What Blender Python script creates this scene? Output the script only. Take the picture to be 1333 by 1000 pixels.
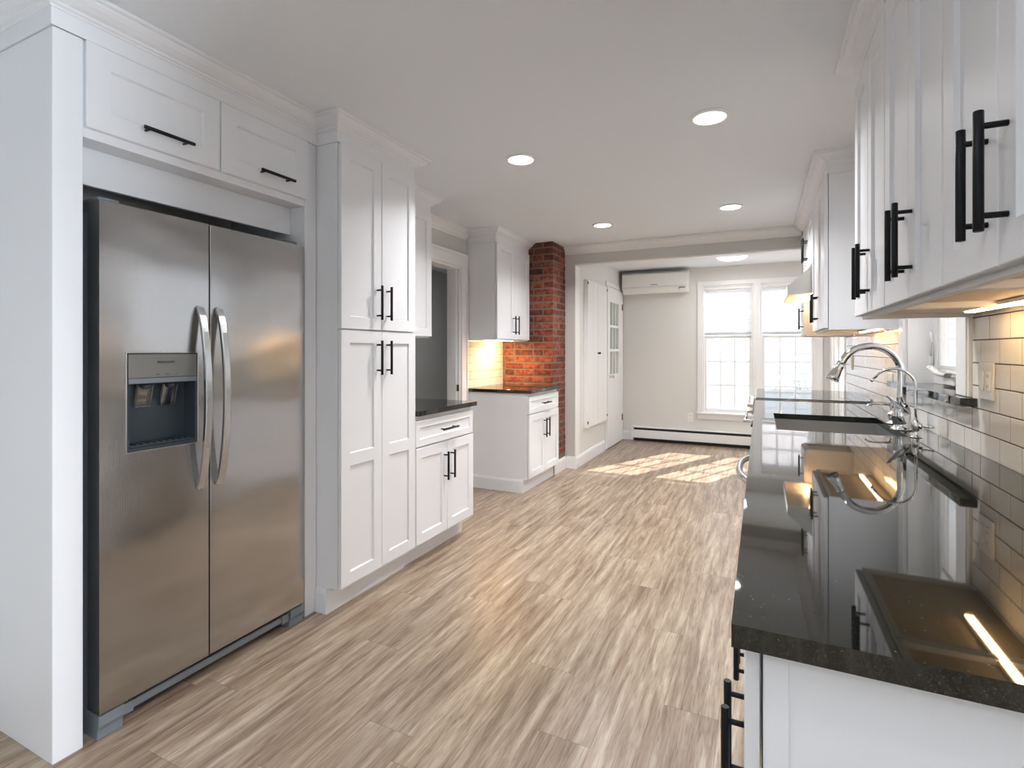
import bpy, bmesh, math, random
from mathutils import Vector, Matrix
for o in list(bpy.data.objects): bpy.data.objects.remove(o)
sc = bpy.context.scene; COL = sc.collection
PI = math.pi
# ------------------------------------------------------------------ camera, world, sun, exposure
cd = bpy.data.cameras.new('camera'); cam = bpy.data.objects.new('camera', cd); COL.objects.link(cam)
cd.sensor_width = 36; cd.lens = 676.2 / 1333 * 36; cd.shift_y = -(500 - 456.2) / 1333
cd.clip_start = 0.02; cam.location = (0, 0, 1.268); cam.rotation_euler = (PI / 2, 0, 0.4462)
sc.camera = cam
W = bpy.data.worlds.new('world'); sc.world = W; W.use_nodes = True
bg = W.node_tree.nodes['Background']; bg.inputs[0].default_value = (0.86, 0.93, 1.0, 1); bg.inputs[1].default_value = 1.35
sl = bpy.data.lights.new('sun', 'SUN'); sl.energy = 14; sl.angle = math.radians(0.6); sl.color = (1, 0.95, 0.88)
so = bpy.data.objects.new('sun', sl); COL.objects.link(so)
sl.energy = 15
so.rotation_euler = Vector((0.73, 1.55, 1.0)).to_track_quat('Z', 'Y').to_euler(); so.location = (3, 12, 6)
def area(name, loc, target, sx, sy, power, color):
    l = bpy.data.lights.new(name, 'AREA'); l.shape = 'RECTANGLE'; l.size = sx; l.size_y = sy; l.energy = power; l.color = color
    o = bpy.data.objects.new(name, l); COL.objects.link(o); o.location = loc
    o.rotation_euler = (Vector(loc) - Vector(target)).to_track_quat('Z', 'Y').to_euler(); return o
# daylight that comes through the windows (sky light outside each pane), then added rear and hall fill
area('daylight_sink_window', (1.9, 2.9, 2.9), (0.0, 2.8, 0.9), 1.2, 1.2, 70, (0.88, 0.94, 1.0))
area('daylight_far_windows', (-0.05, 9.0, 3.4), (-0.05, 5.6, 0.4), 3.0, 1.4, 130, (1.0, 0.99, 0.98))
area('daylight_side_window', (2.2, 6.5, 2.6), (0.0, 6.4, 0.6), 1.6, 1.3, 60, (0.95, 0.97, 1.0))
area('fill_rear', (-0.6, -2.9, 1.0), (-0.8, 0.0, 2.3), 3.2, 1.2, 3, (0.82, 0.91, 1.0))  # added fill from behind, aimed up to lift the ceiling
area('fill_rear_right', (3.3, 0.15, 0.95), (-0.6, 1.6, 2.38), 0.7, 1.0, 150, (0.82, 0.91, 1.0))  # added fill from behind right, brightens ceiling and left cabinets
area('hall_fill', (-3.2, 4.6, 2.3), (-3.2, 4.6, 0.0), 0.5, 0.5, 16, (1.0, 0.97, 0.93))  # unseen light added so the hallway is not black
sc.view_settings.view_transform = 'Standard'; sc.view_settings.look = 'None'
sc.view_settings.exposure = 0.33; sc.view_settings.gamma = 1.0
sc.view_settings.use_curve_mapping = False
# ------------------------------------------------------------------ materials
def nt(name):
    m = bpy.data.materials.new(name); m.use_nodes = True; t = m.node_tree
    return m, t, t.nodes['Principled BSDF']
def N(t, ty, **k):
    n = t.nodes.new(ty)
    for a, b in k.items():
        if a == 'op': n.operation = b
        elif a == 'dt': n.data_type = b
        elif a.startswith('i'):
            n.inputs[int(a[1:])].default_value = b
        else: setattr(n, a, b)
    return n
def L(t, a, b): t.links.new(a, b)
def srgb(r, g, b):
    f = lambda c: (c / 255 / 12.92) if c / 255 <= .04045 else ((c / 255 + .055) / 1.055) ** 2.4
    return (f(r), f(g), f(b), 1)
def ramp(t, fac, stops):
    r = N(t, 'ShaderNodeValToRGB'); e = r.color_ramp.elements
    while len(e) < len(stops): e.new(0.5)
    for x, (p, c) in zip(e, stops): x.position = p; x.color = c
    L(t, fac, r.inputs[0]); return r.outputs[0]
def plain(name, col, rough=0.5, metal=0, bump=0, bscale=60, coat=0, spec=None, var=0.0):
    m, t, b = nt(name)
    b.inputs['Base Color'].default_value = col; b.inputs['Roughness'].default_value = rough; b.inputs['Metallic'].default_value = metal
    if spec is not None: b.inputs['Specular IOR Level'].default_value = spec
    if coat: b.inputs['Coat Weight'].default_value = coat; b.inputs['Coat Roughness'].default_value = 0.06
    tc = N(t, 'ShaderNodeTexCoord')
    n = N(t, 'ShaderNodeTexNoise'); n.inputs['Scale'].default_value = bscale; L(t, tc.outputs['Object'], n.inputs['Vector'])
    if bump:
        bp = N(t, 'ShaderNodeBump'); bp.inputs['Strength'].default_value = bump; bp.inputs['Distance'].default_value = 0.002
        L(t, n.outputs['Fac'], bp.inputs['Height']); L(t, bp.outputs[0], b.inputs['Normal'])
    if var:
        mx = N(t, 'ShaderNodeMix', data_type='RGBA'); mx.inputs[6].default_value = col
        mx.inputs[7].default_value = tuple(c * (1 - var) for c in col[:3]) + (1,)
        L(t, n.outputs['Fac'], mx.inputs[0]); L(t, mx.outputs[2], b.inputs['Base Color'])
    return m
def emit(name, col, s):
    m, t, b = nt(name); b.inputs['Base Color'].default_value = (0.8, 0.8, 0.8, 1)
    b.inputs['Emission Color'].default_value = col; b.inputs['Emission Strength'].default_value = s; return m
M = {}
M['cab'] = plain('white_cabinet_paint', srgb(235, 237, 241), 0.42, bump=0.02, bscale=6, spec=0.4)
M['trim'] = plain('white_trim_paint', srgb(238, 238, 238), 0.35, bump=0.04, bscale=18)
M['ceil'] = plain('ceiling_paint', srgb(236, 241, 247), 0.65, bump=0.15, bscale=40, spec=0.3)
M['wall'] = plain('grey_wall_paint', srgb(205, 204, 201), 0.7, bump=0.12, bscale=70, spec=0.3)
M['palewall'] = plain('off_white_wall_paint', srgb(224, 223, 220), 0.6, bump=0.1, bscale=70, spec=0.3)
M['hall'] = plain('hall_grey_wall_paint', srgb(172, 174, 176), 0.75, bump=0.1, bscale=70, spec=0.3)
M['black'] = plain('matt_black_metal', srgb(26, 27, 30), 0.38, metal=0.6, bump=0.05, bscale=300)
M['gap_shade'] = plain('painted_gap_shade', srgb(30, 28, 27), 0.8, bump=0.05)  # near-black colour standing for the shade inside gaps
M['chrome'] = plain('chrome', (0.78, 0.79, 0.81, 1), 0.07, metal=1, bump=0.01)
M['plate'] = plain('white_plastic', srgb(238, 237, 232), 0.35, bump=0.02)
M['ac'] = plain('white_appliance_plastic', srgb(233, 233, 229), 0.4, bump=0.02)
M['fridgeside'] = plain('slate_grey_enamel', srgb(128, 137, 145), 0.3, bump=0.05)
M['greyplastic'] = plain('grey_plastic', srgb(120, 128, 135), 0.45, bump=0.1, bscale=300)
M['darkplastic'] = plain('dark_slate_plastic', srgb(58, 66, 73), 0.22, bump=0.03)
M['panelgrey'] = plain('warm_grey_panel', srgb(128, 128, 126), 0.35, metal=0.3, bump=0.02)
M['ink'] = plain('printed_ink', srgb(35, 35, 38), 0.5, bump=0.02)
M['brass'] = plain('aged_brass', srgb(120, 98, 60), 0.35, metal=1, bump=0.05)
M['wood'] = plain('maple_plywood_underside', srgb(226, 206, 184), 0.5, bump=0.15, bscale=30, var=0.1)
M['warm'] = emit('warm_led_diffuser', (1.0, 0.64, 0.30, 1), 26)
M['bulb'] = emit('warm_bulb', (1.0, 0.58, 0.26, 1), 55)
M['lens'] = emit('recessed_lens', (1.0, 0.93, 0.84, 1), 5)
M['dome'] = emit('dome_lens', (1.0, 0.95, 0.88, 1), 2.5)
M['rail'] = plain('grey_shade_rail', srgb(196, 199, 204), 0.5, bump=0.02)
M['snow'] = plain('pale_snowy_ground', srgb(235, 236, 240), 0.8, bump=0.5, bscale=8)
M['siding'] = plain('white_vinyl_siding', srgb(214, 218, 224), 0.6, bump=0.1, bscale=40)
M['roofing'] = plain('grey_shingles', srgb(120, 122, 128), 0.9, bump=0.6, bscale=30, var=0.3)
M['leaf'] = plain('evergreen_needles', srgb(70, 90, 62), 0.7, bump=0.2, var=0.3)
M['glossblack'] = plain('black_ceramic_glass', (0.012, 0.012, 0.013, 1), 0.04, bump=0.0, spec=0.9)
# steel
def steel(name, col, rough, wav=0.0, vertical=True):
    m, t, b = nt(name); b.inputs['Metallic'].default_value = 1
    b.inputs['Roughness'].default_value = rough; tc = N(t, 'ShaderNodeTexCoord')
    mp = N(t, 'ShaderNodeMapping'); mp.inputs['Scale'].default_value = (6, 500, 500) if not vertical else (500, 500, 6)
    L(t, tc.outputs['Object'], mp.inputs[0])
    n = N(t, 'ShaderNodeTexNoise'); n.inputs['Scale'].default_value = 1; n.inputs['Detail'].default_value = 3; L(t, mp.outputs[0], n.inputs['Vector'])
    L(t, ramp(t, n.outputs['Fac'], [(0.3, tuple(c * .93 for c in col[:3]) + (1,)), (0.7, col)]), b.inputs['Base Color'])
    b1 = N(t, 'ShaderNodeBump'); b1.inputs['Strength'].default_value = 0.06; b1.inputs['Distance'].default_value = 0.001; L(t, n.outputs['Fac'], b1.inputs['Height'])
    last = b1
    if wav:
        n2 = N(t, 'ShaderNodeTexNoise'); n2.inputs['Scale'].default_value = 1; n2.inputs['Detail'].default_value = 1
        m2 = N(t, 'ShaderNodeMapping'); m2.inputs['Scale'].default_value = (2.4, 2.4, 4.5); L(t, tc.outputs['Object'], m2.inputs[0]); L(t, m2.outputs[0], n2.inputs['Vector'])
        b2 = N(t, 'ShaderNodeBump'); b2.inputs['Strength'].default_value = wav; b2.inputs['Distance'].default_value = 0.02
        L(t, n2.outputs['Fac'], b2.inputs['Height']); L(t, b1.outputs[0], b2.inputs['Normal']); last = b2
    L(t, last.outputs[0], b.inputs['Normal']); return m
M['steel'] = steel('brushed_stainless_steel', (0.50, 0.50, 0.50, 1), 0.17, wav=0.3)
M['steelh'] = steel('satin_steel_handle', (0.62, 0.63, 0.64, 1), 0.22)
M['sink'] = steel('sink_stainless_steel', (0.58, 0.59, 0.60, 1), 0.28, vertical=False)
# granite
def granite():
    m, t, b = nt('black_speckled_granite'); tc = N(t, 'ShaderNodeTexCoord')
    v = N(t, 'ShaderNodeTexVoronoi'); v.inputs['Scale'].default_value = 650; L(t, tc.outputs['Object'], v.inputs['Vector'])
    n = N(t, 'ShaderNodeTexNoise'); n.inputs['Scale'].default_value = 420; n.inputs['Detail'].default_value = 4; L(t, tc.outputs['Object'], n.inputs['Vector'])
    c1 = ramp(t, n.outputs['Fac'], [(0.45, (0.004, 0.005, 0.004, 1)), (0.60, (0.012, 0.014, 0.011, 1)), (0.74, (0.06, 0.066, 0.05, 1))])
    sp = ramp(t, v.outputs['Color'], [(0.90, (0, 0, 0, 1)), (0.97, (1, 1, 1, 1))])
    mx = N(t, 'ShaderNodeMix', data_type='RGBA'); L(t, sp, mx.inputs[0]); L(t, c1, mx.inputs[6]); mx.inputs[7].default_value = (0.11, 0.11, 0.075, 1)
    L(t, mx.outputs[2], b.inputs['Base Color']); b.inputs['Roughness'].default_value = 0.03; b.inputs['IOR'].default_value = 1.62
    return m
M['granite'] = granite()
# glazed tile (colour varies per tile)
def tile():
    m, t, b = nt('glazed_white_subway_tile'); b.inputs['Base Color'].default_value = srgb(232, 228, 220)
    b.inputs['Roughness'].default_value = 0.08; b.inputs['IOR'].default_value = 1.6
    tc = N(t, 'ShaderNodeTexCoord'); n = N(t, 'ShaderNodeTexNoise'); n.inputs['Scale'].default_value = 14; L(t, tc.outputs['Object'], n.inputs['Vector'])
    bp = N(t, 'ShaderNodeBump'); bp.inputs['Strength'].default_value = 0.25; bp.inputs['Distance'].default_value = 0.004
    L(t, n.outputs['Fac'], bp.inputs['Height']); L(t, bp.outputs[0], b.inputs['Normal']); return m
M['tile'] = tile()
M['grout'] = plain('dark_grey_grout', srgb(72, 62, 54), 0.9, bump=0.3, bscale=300)
M['groutlight'] = plain('beige_grout', srgb(150, 135, 115), 0.9, bump=0.3, bscale=300)
# brick (real bricks and mortar)
def brickmat():
    m, t, b = nt('old_red_brick'); tc = N(t, 'ShaderNodeTexCoord'); at = N(t, 'ShaderNodeAttribute'); at.attribute_name = 'rnd'; at.attribute_type = 'GEOMETRY'
    n = N(t, 'ShaderNodeTexNoise'); n.inputs['Scale'].default_value = 22; n.inputs['Detail'].default_value = 8; L(t, tc.outputs['Object'], n.inputs['Vector'])
    c = ramp(t, at.outputs['Fac'], [(0.0, srgb(98, 44, 34)), (0.4, srgb(132, 60, 44)), (0.75, srgb(158, 80, 58)), (1.0, srgb(112, 74, 64))])
    d = ramp(t, n.outputs['Fac'], [(0.38, (0.4, 0.36, 0.36, 1)), (0.58, (1, 1, 1, 1)), (0.8, (1.25, 1.2, 1.15, 1))])
    mx = N(t, 'ShaderNodeMix', data_type='RGBA', blend_type='MULTIPLY'); mx.inputs[0].default_value = 1; L(t, c, mx.inputs[6]); L(t, d, mx.inputs[7])
    L(t, mx.outputs[2], b.inputs['Base Color']); b.inputs['Roughness'].default_value = 0.75
    bp = N(t, 'ShaderNodeBump'); bp.inputs['Strength'].default_value = 0.9; bp.inputs['Distance'].default_value = 0.004
    L(t, n.outputs['Fac'], bp.inputs['Height']); L(t, bp.outputs[0], b.inputs['Normal']); return m
M['brick'] = brickmat()
M['mortar'] = plain('sandy_grey_mortar', srgb(126, 116, 100), 0.95, bump=0.9, bscale=120, var=0.35)
# vinyl plank floor
def floormat():
    m, t, b = nt('vinyl_wood_planks'); tc = N(t, 'ShaderNodeTexCoord'); sp = N(t, 'ShaderNodeSeparateXYZ'); L(t, tc.outputs['Object'], sp.inputs[0])
    def mt(op, a, bb=None, c=None):
        n = N(t, 'ShaderNodeMath', op=op)
        for i, q in enumerate((a, bb, c)):
            if q is None: continue
            if isinstance(q, (int, float)): n.inputs[i].default_value = q
            else: L(t, q, n.inputs[i])
        return n.outputs[0]
    PW, PL = 0.18, 1.22
    xr = mt('DIVIDE', mt('ADD', sp.outputs[0], 10.03), PW); row = mt('FLOOR', xr); fx = mt('FRACT', xr)
    wn = N(t, 'ShaderNodeTexWhiteNoise', noise_dimensions='1D'); L(t, row, wn.inputs['W'])
    yr = mt('ADD', mt('DIVIDE', sp.outputs[1], PL), mt('MULTIPLY', wn.outputs['Value'], 7.3)); col = mt('FLOOR', yr); fy = mt('FRACT', yr)
    cb = N(t, 'ShaderNodeCombineXYZ'); L(t, row, cb.inputs[0]); L(t, col, cb.inputs[1])
    w2 = N(t, 'ShaderNodeTexWhiteNoise', noise_dimensions='3D'); L(t, cb.outputs[0], w2.inputs['Vector'])
    # grain coordinates
    gc = N(t, 'ShaderNodeCombineXYZ'); L(t, mt('MULTIPLY', sp.outputs[0], 30), gc.inputs[0]); L(t, mt('MULTIPLY', sp.outputs[1], 2.2), gc.inputs[1]); L(t, mt('MULTIPLY', w2.outputs['Value'], 40), gc.inputs[2])
    g1 = N(t, 'ShaderNodeTexNoise'); g1.inputs['Scale'].default_value = 1; g1.inputs['Detail'].default_value = 7; g1.inputs['Roughness'].default_value = 0.62; g1.inputs['Distortion'].default_value = 0.5; L(t, gc.outputs[0], g1.inputs['Vector'])
    gf = N(t, 'ShaderNodeCombineXYZ'); L(t, mt('MULTIPLY', sp.outputs[0], 230), gf.inputs[0]); L(t, mt('MULTIPLY', sp.outputs[1], 14), gf.inputs[1]); L(t, mt('MULTIPLY', w2.outputs['Value'], 90), gf.inputs[2])
    g2 = N(t, 'ShaderNodeTexNoise'); g2.inputs['Scale'].default_value = 1; g2.inputs['Detail'].default_value = 4; L(t, gf.outputs[0], g2.inputs['Vector'])
    base = ramp(t, g1.outputs['Fac'], [(0.28, srgb(101, 82, 66)), (0.42, srgb(141, 121, 102)), (0.55, srgb(168, 150, 131)), (0.72, srgb(198, 186, 169))])
    fine = ramp(t, g2.outputs['Fac'], [(0.30, (0.55, 0.51, 0.47, 1)), (0.44, (0.93, 0.92, 0.91, 1)), (0.6, (1.03, 1.03, 1.03, 1)), (0.75, (1.1, 1.1, 1.1, 1))])
    m1 = N(t, 'ShaderNodeMix', data_type='RGBA', blend_type='MULTIPLY'); m1.inputs[0].default_value = 0.85; L(t, base, m1.inputs[6]); L(t, fine, m1.inputs[7])
    tone = ramp(t, w2.outputs['Value'], [(0, (0.90, 0.89, 0.88, 1)), (0.5, (0.97, 0.97, 0.97, 1)), (1, (1.06, 1.06, 1.05, 1))])
    m2 = N(t, 'ShaderNodeMix', data_type='RGBA', blend_type='MULTIPLY'); m2.inputs[0].default_value = 1; L(t, m1.outputs[2], m2.inputs[6]); L(t, tone, m2.inputs[7])
    ex = mt('MINIMUM', fx, mt('SUBTRACT', 1, fx)); ey = mt('MINIMUM', fy, mt('SUBTRACT', 1, fy))
    seam = mt('MAXIMUM', mt('LESS_THAN', ex, 0.007), mt('LESS_THAN', ey, 0.0012))
    m3 = N(t, 'ShaderNodeMix', data_type='RGBA'); L(t, mt('MULTIPLY', seam, 0.4), m3.inputs[0]); L(t, m2.outputs[2], m3.inputs[6]); m3.inputs[7].default_value = srgb(70, 56, 46)
    L(t, m3.outputs[2], b.inputs['Base Color']); b.inputs['Roughness'].default_value = 0.33; b.inputs['Specular IOR Level'].default_value = 0.5
    bp = N(t, 'ShaderNodeBump'); bp.inputs['Strength'].default_value = 0.2; bp.inputs['Distance'].default_value = 0.0015
    L(t, mt('SUBTRACT', g2.outputs['Fac'], mt('MULTIPLY', seam, 1.5)), bp.inputs['Height']); L(t, bp.outputs[0], b.inputs['Normal']); return m
M['floor'] = floormat()
def glassmat(name, tint=(1, 1, 1, 1), refl=0.08):
    m, t, b = nt(name); t.nodes.remove(b); out = t.nodes['Material Output']
    tr = N(t, 'ShaderNodeBsdfTransparent'); tr.inputs[0].default_value = tint; gl = N(t, 'ShaderNodeBsdfGlossy'); gl.inputs['Roughness'].default_value = 0.02
    mx = N(t, 'ShaderNodeMixShader'); mx.inputs[0].default_value = refl; L(t, tr.outputs[0], mx.inputs[1]); L(t, gl.outputs[0], mx.inputs[2]); L(t, mx.outputs[0], out.inputs[0]); return m
M['glass'] = glassmat('window_glass')
M['doorglass'] = plain('green_grey_obscure_glass', srgb(168, 174, 164), 0.15, bump=0.2, bscale=40)
def shademat():
    m, t, b = nt('white_cellular_shade_fabric'); t.nodes.remove(b); out = t.nodes['Material Output']
    d = N(t, 'ShaderNodeBsdfDiffuse'); d.inputs[0].default_value = (0.88, 0.88, 0.9, 1); tl = N(t, 'ShaderNodeBsdfTranslucent'); tl.inputs[0].default_value = (0.9, 0.9, 0.92, 1)
    mx = N(t, 'ShaderNodeMixShader'); mx.inputs[0].default_value = 0.5; L(t, d.outputs[0], mx.inputs[1]); L(t, tl.outputs[0], mx.inputs[2]); L(t, mx.outputs[0], out.inputs[0]); return m
M['shade'] = shademat()
M['clearplastic'] = glassmat('clear_plastic', (0.75, 0.8, 0.85, 1), 0.25)
# ------------------------------------------------------------------ mesh helpers
class MB:
    def __init__(s): s.b = bmesh.new(); s.T = Matrix.Identity(4); s.rnd = s.b.faces.layers.float.new('rnd')
    def v(s, p): return s.b.verts.new(s.T @ Vector(p))
    def face(s, vs, mi=0, r=0.0):
        try: f = s.b.faces.new(vs)
        except ValueError: return None
        f.material_index = mi; f[s.rnd] = r; return f
    def box(s, x0, x1, y0, y1, z0, z1, bev=0.0, mi=0, r=0.0, seg=1):
        if x0 > x1: x0, x1 = x1, x0
        if y0 > y1: y0, y1 = y1, y0
        vs = [s.v((x, y, z)) for z in (z0, z1) for y in (y0, y1) for x in (x0, x1)]
        fs = [s.face([vs[i] for i in q], mi, r) for q in ((0, 2, 3, 1), (4, 5, 7, 6), (0, 1, 5, 4), (2, 6, 7, 3), (0, 4, 6, 2), (1, 3, 7, 5))]
        if bev:
            es = list({e for f in fs for e in f.edges})
            res = bmesh.ops.bevel(s.b, geom=es, offset=bev, segments=seg, affect='EDGES', profile=0.5)
            for f in res['faces']: f.material_index = mi; f[s.rnd] = r
        return s
    def grid(s, xs, ys, zs, solid, mi=0):
        nx, ny, nz = len(xs) - 1, len(ys) - 1, len(zs) - 1; cache = {}
        def S(i, j, k): return 0 <= i < nx and 0 <= j < ny and 0 <= k < nz and solid((xs[i] + xs[i + 1]) / 2, (ys[j] + ys[j + 1]) / 2, (zs[k] + zs[k + 1]) / 2)
        def V(i, j, k):
            if (i, j, k) not in cache: cache[(i, j, k)] = s.v((xs[i], ys[j], zs[k]))
            return cache[(i, j, k)]
        for i in range(nx):
            for j in range(ny):
                for k in range(nz):
                    if not S(i, j, k): continue
                    if not S(i - 1, j, k): s.face([V(i, j, k), V(i, j, k + 1), V(i, j + 1, k + 1), V(i, j + 1, k)], mi)
                    if not S(i + 1, j, k): s.face([V(i + 1, j, k), V(i + 1, j + 1, k), V(i + 1, j + 1, k + 1), V(i + 1, j, k + 1)], mi)
                    if not S(i, j - 1, k): s.face([V(i, j, k), V(i + 1, j, k), V(i + 1, j, k + 1), V(i, j, k + 1)], mi)
                    if not S(i, j + 1, k): s.face([V(i, j + 1, k), V(i, j + 1, k + 1), V(i + 1, j + 1, k + 1), V(i + 1, j + 1, k)], mi)
                    if not S(i, j, k - 1): s.face([V(i, j, k), V(i, j + 1, k), V(i + 1, j + 1, k), V(i + 1, j, k)], mi)
                    if not S(i, j, k + 1): s.face([V(i, j, k + 1), V(i + 1, j, k + 1), V(i + 1, j + 1, k + 1), V(i, j + 1, k + 1)], mi)
        return s
    def nest(s, x0, x1, z0, z1, loops, mi=0):
        # rectangles in the xz plane, each (inset, y); first is the back cap, last the front cap
        R = []
        for ins, y in loops:
            R.append([s.v(p) for p in ((x0 + ins, y, z0 + ins), (x1 - ins, y, z0 + ins), (x1 - ins, y, z1 - ins), (x0 + ins, y, z1 - ins))])
        s.face(R[0][::1], mi)
        for a, b in zip(R, R[1:]):
            for i in range(4): s.face([a[i], b[i], b[(i + 1) % 4], a[(i + 1) % 4]], mi)
        s.face(R[-1][::-1], mi); return s
    def tube(s, pts, rad, n=12, cap=True, flat=None):
        pts = [Vector(p) for p in pts]; rad = rad if isinstance(rad, (list, tuple)) else [rad] * len(pts)
        rings = []; up = None
        for i, p in enumerate(pts):
            d = (pts[min(i + 1, len(pts) - 1)] - pts[max(i - 1, 0)]).normalized()
            if up is None: up = Vector((0, 0, 1)) if abs(d.z) < 0.9 else Vector((1, 0, 0))
            a = up.cross(d).normalized(); up = d.cross(a).normalized()
            fa, fb = flat if flat else (1, 1)
            rings.append([s.v(p + (a * math.cos(2 * PI * k / n) * fa + up * math.sin(2 * PI * k / n) * fb) * rad[i]) for k in range(n)])
        for A, B in zip(rings, rings[1:]):
            for k in range(n):
                f = s.face([A[k], A[(k + 1) % n], B[(k + 1) % n], B[k]])
                if f: f.smooth = True
        if cap: s.face(rings[0][::-1]); s.face(rings[-1])
        return s
    def lathe(s, c, prof, axis=(0, 0, 1), n=24):
        q = Vector((0, 0, 1)).rotation_difference(Vector(axis)); c = Vector(c); rings = []
        for r, h in prof: rings.append([s.v(c + q @ Vector((r * math.cos(2 * PI * k / n), r * math.sin(2 * PI * k / n), h))) for k in range(n)])
        for A, B in zip(rings, rings[1:]):
            for k in range(n):
                f = s.face([A[k], A[(k + 1) % n], B[(k + 1) % n], B[k]])
                if f: f.smooth = True
        s.face(rings[0][::-1]); s.face(rings[-1]); return s
    def sweep(s, path, prof, closed=False, side=1):
        # path: plan polyline [(x,y)], prof: [(out, z)], out measured to the left of travel times side
        P = [Vector((p[0], p[1])) for p in path]; n = len(P); rings = []
        for i in range(n):
            d1 = (P[i] - P[i - 1]).normalized() if i > 0 else (P[1] - P[0]).normalized()
            d2 = (P[i + 1] - P[i]).normalized() if i < n - 1 else d1
            n1 = Vector((-d1.y, d1.x)) * side; n2 = Vector((-d2.y, d2.x)) * side
            m = (n1 + n2); m = m / max(m.dot(n1), 1e-6) if m.length > 1e-6 else n1
            rings.append([s.v((P[i].x + m.x * o, P[i].y + m.y * o, z)) for o, z in prof])
        k = len(prof)
        for A, B in zip(rings, rings[1:]):
            for j in range(k): s.face([A[j], B[j], B[(j + 1) % k], A[(j + 1) % k]])
        s.face(rings[0][::-1]); s.face(rings[-1]); return s
    def prism(s, poly, y0, y1, axis='x', mi=0):
        # poly in the plane perpendicular to axis: axis x -> (y,z); axis y -> (x,z); axis z -> (x,y)
        f = {'x': lambda a, p: (a, p[0], p[1]), 'y': lambda a, p: (p[0], a, p[1]), 'z': lambda a, p: (p[0], p[1], a)}[axis]
        A = [s.v(f(y0, p)) for p in poly]; B = [s.v(f(y1, p)) for p in poly]; k = len(poly)
        s.face(A[::-1], mi); s.face(B, mi)
        for j in range(k): s.face([A[j], A[(j + 1) % k], B[(j + 1) % k], B[j]], mi)
        return s
    def build(s, name, mat, parent=None, smooth=False):
        bmesh.ops.recalc_face_normals(s.b, faces=s.b.faces)
        me = bpy.data.meshes.new(name); s.b.to_mesh(me); s.b.free()
        for m in (mat if isinstance(mat, (list, tuple)) else [mat]): me.materials.append(M[m] if isinstance(m, str) else m)
        if smooth:
            for p in me.polygons: p.use_smooth = True
        o = bpy.data.objects.new(name, me); COL.objects.link(o)
        if parent: o.parent = parent
        return o
def tag(o, label, cat, group=None, kind=None):
    o['label'] = label; o['category'] = cat
    if group: o['group'] = group
    if kind: o['kind'] = kind
    return o
def thing(name, label, cat, loc=(0, 0, 0), rz=0, group=None):
    o = bpy.data.objects.new(name, None); COL.objects.link(o); o.empty_display_size = 0.1
    o.location = loc; o.rotation_euler = (0, 0, rz); return tag(o, label, cat, group)
def struct(mb, name, mat, label=None, cat=None):
    o = mb.build(name, mat); o['kind'] = 'structure'; o['label'] = label; o['category'] = cat; return o
# ------------------------------------------------------------------ setting: key planes
H = 2.38; XL = -2.48; XR = 0.678; YB = 5.32; YF = 7.39; XS = -1.79; XSR = 0.76; ZB = 2.19
mb = MB(); mb.box(-4.2, 3.2, -3.0, 7.5, -0.06, 0.0); struct(mb, 'floor', 'floor', 'grey beige wood-look plank floor running through kitchen and sunroom', 'floor')
mb = MB(); mb.box(-4.2, 3.2, -3.0, 7.5, H, H + 0.06); struct(mb, 'ceiling', 'ceil', 'smooth off-white ceiling with recessed lights', 'ceiling')
# left wall with doorway
D0, D1, DH = 3.28, 4.09, 2.03
mb = MB(); mb.grid([XL - 0.12, XL], [-3.0, D0, D1, YB], [0, DH, H], lambda x, y, z: not (D0 < y < D1 and z < DH))
struct(mb, 'wall_left', 'wall', 'grey painted left kitchen wall with open doorway', 'wall')
# hall beyond the doorway
mb = MB(); mb.box(-4.2, -4.1, 2.0, 7.4, 0, H); mb.box(-4.1, XL - 0.125, 7.3, 7.4, 0, H); mb.box(-4.1, XL - 0.125, 2.0, 2.1, 0, H)
struct(mb, 'wall_hall', 'hall', 'grey hallway wall seen through the doorway', 'wall')
# sunroom left wall + pier
mb = MB(); mb.box(XS - 0.11, XS, YB + 0.001, YB + 0.13, 0, ZB); mb.box(XS - 0.11, XS, YB + 0.13, YF, 0, H); mb.box(XL - 0.12, XS - 0.11, YB + 0.001, YB + 0.1, 0, H)
struct(mb, 'wall_sunroom_left', 'palewall', 'white painted left wall of the sunroom ending in the pier', 'wall')
mb = MB(); mb.box(XS - 0.115, XS - 0.002, YB - 0.004, YB - 0.0005, 0, ZB); struct(mb, 'wall_pier', 'wall', 'grey painted face of pier between chimney and sunroom opening', 'wall')
# header beam
mb = MB(); mb.box(-1.904, XR + 0.12, YB - 0.003, YB + 0.13, ZB, H)
struct(mb, 'wall_header', 'wall', 'grey painted header beam over the sunroom opening', 'wall')
# far wall with 2 windows
W1 = (-0.70, -0.085); W2 = (0.0, 0.62); WZ = (0.44, 2.13)
mb = MB(); mb.grid([-4.2, W1[0], W1[1], W2[0], W2[1], XSR + 0.1], [YF, YF + 0.12], [0, WZ[0], WZ[1], H],
    lambda x, y, z: not (WZ[0] < z < WZ[1] and (W1[0] < x < W1[1] or W2[0] < x < W2[1])))
struct(mb, 'wall_far', 'palewall', 'pale grey far wall of the sunroom around two windows', 'wall')
# sunroom right wall with window
S0, S1 = 6.05, 6.95
mb = MB(); mb.grid([XSR, XSR + 0.1], [YB + 0.13, S0, S1, YF], [0, WZ[0], WZ[1], H], lambda x, y, z: not (S0 < y < S1 and WZ[0] < z < WZ[1]))
struct(mb, 'wall_sunroom_right', 'palewall', 'pale grey right wall of the sunroom with side window', 'wall')
# right wall with sink window
K0, K1, KZ0, KZ1 = 2.47, 3.27, 1.103, 2.08
mb = MB(); mb.grid([XR, XR + 0.12], [0.55, K0, K1, YB + 0.13], [0, KZ0 - 0.0305, KZ1, H], lambda x, y, z: not (K0 < y < K1 and KZ0 - 0.0305 < z < KZ1))
struct(mb, 'wall_right', 'wall', 'right kitchen wall behind the long counter', 'wall')
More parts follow.
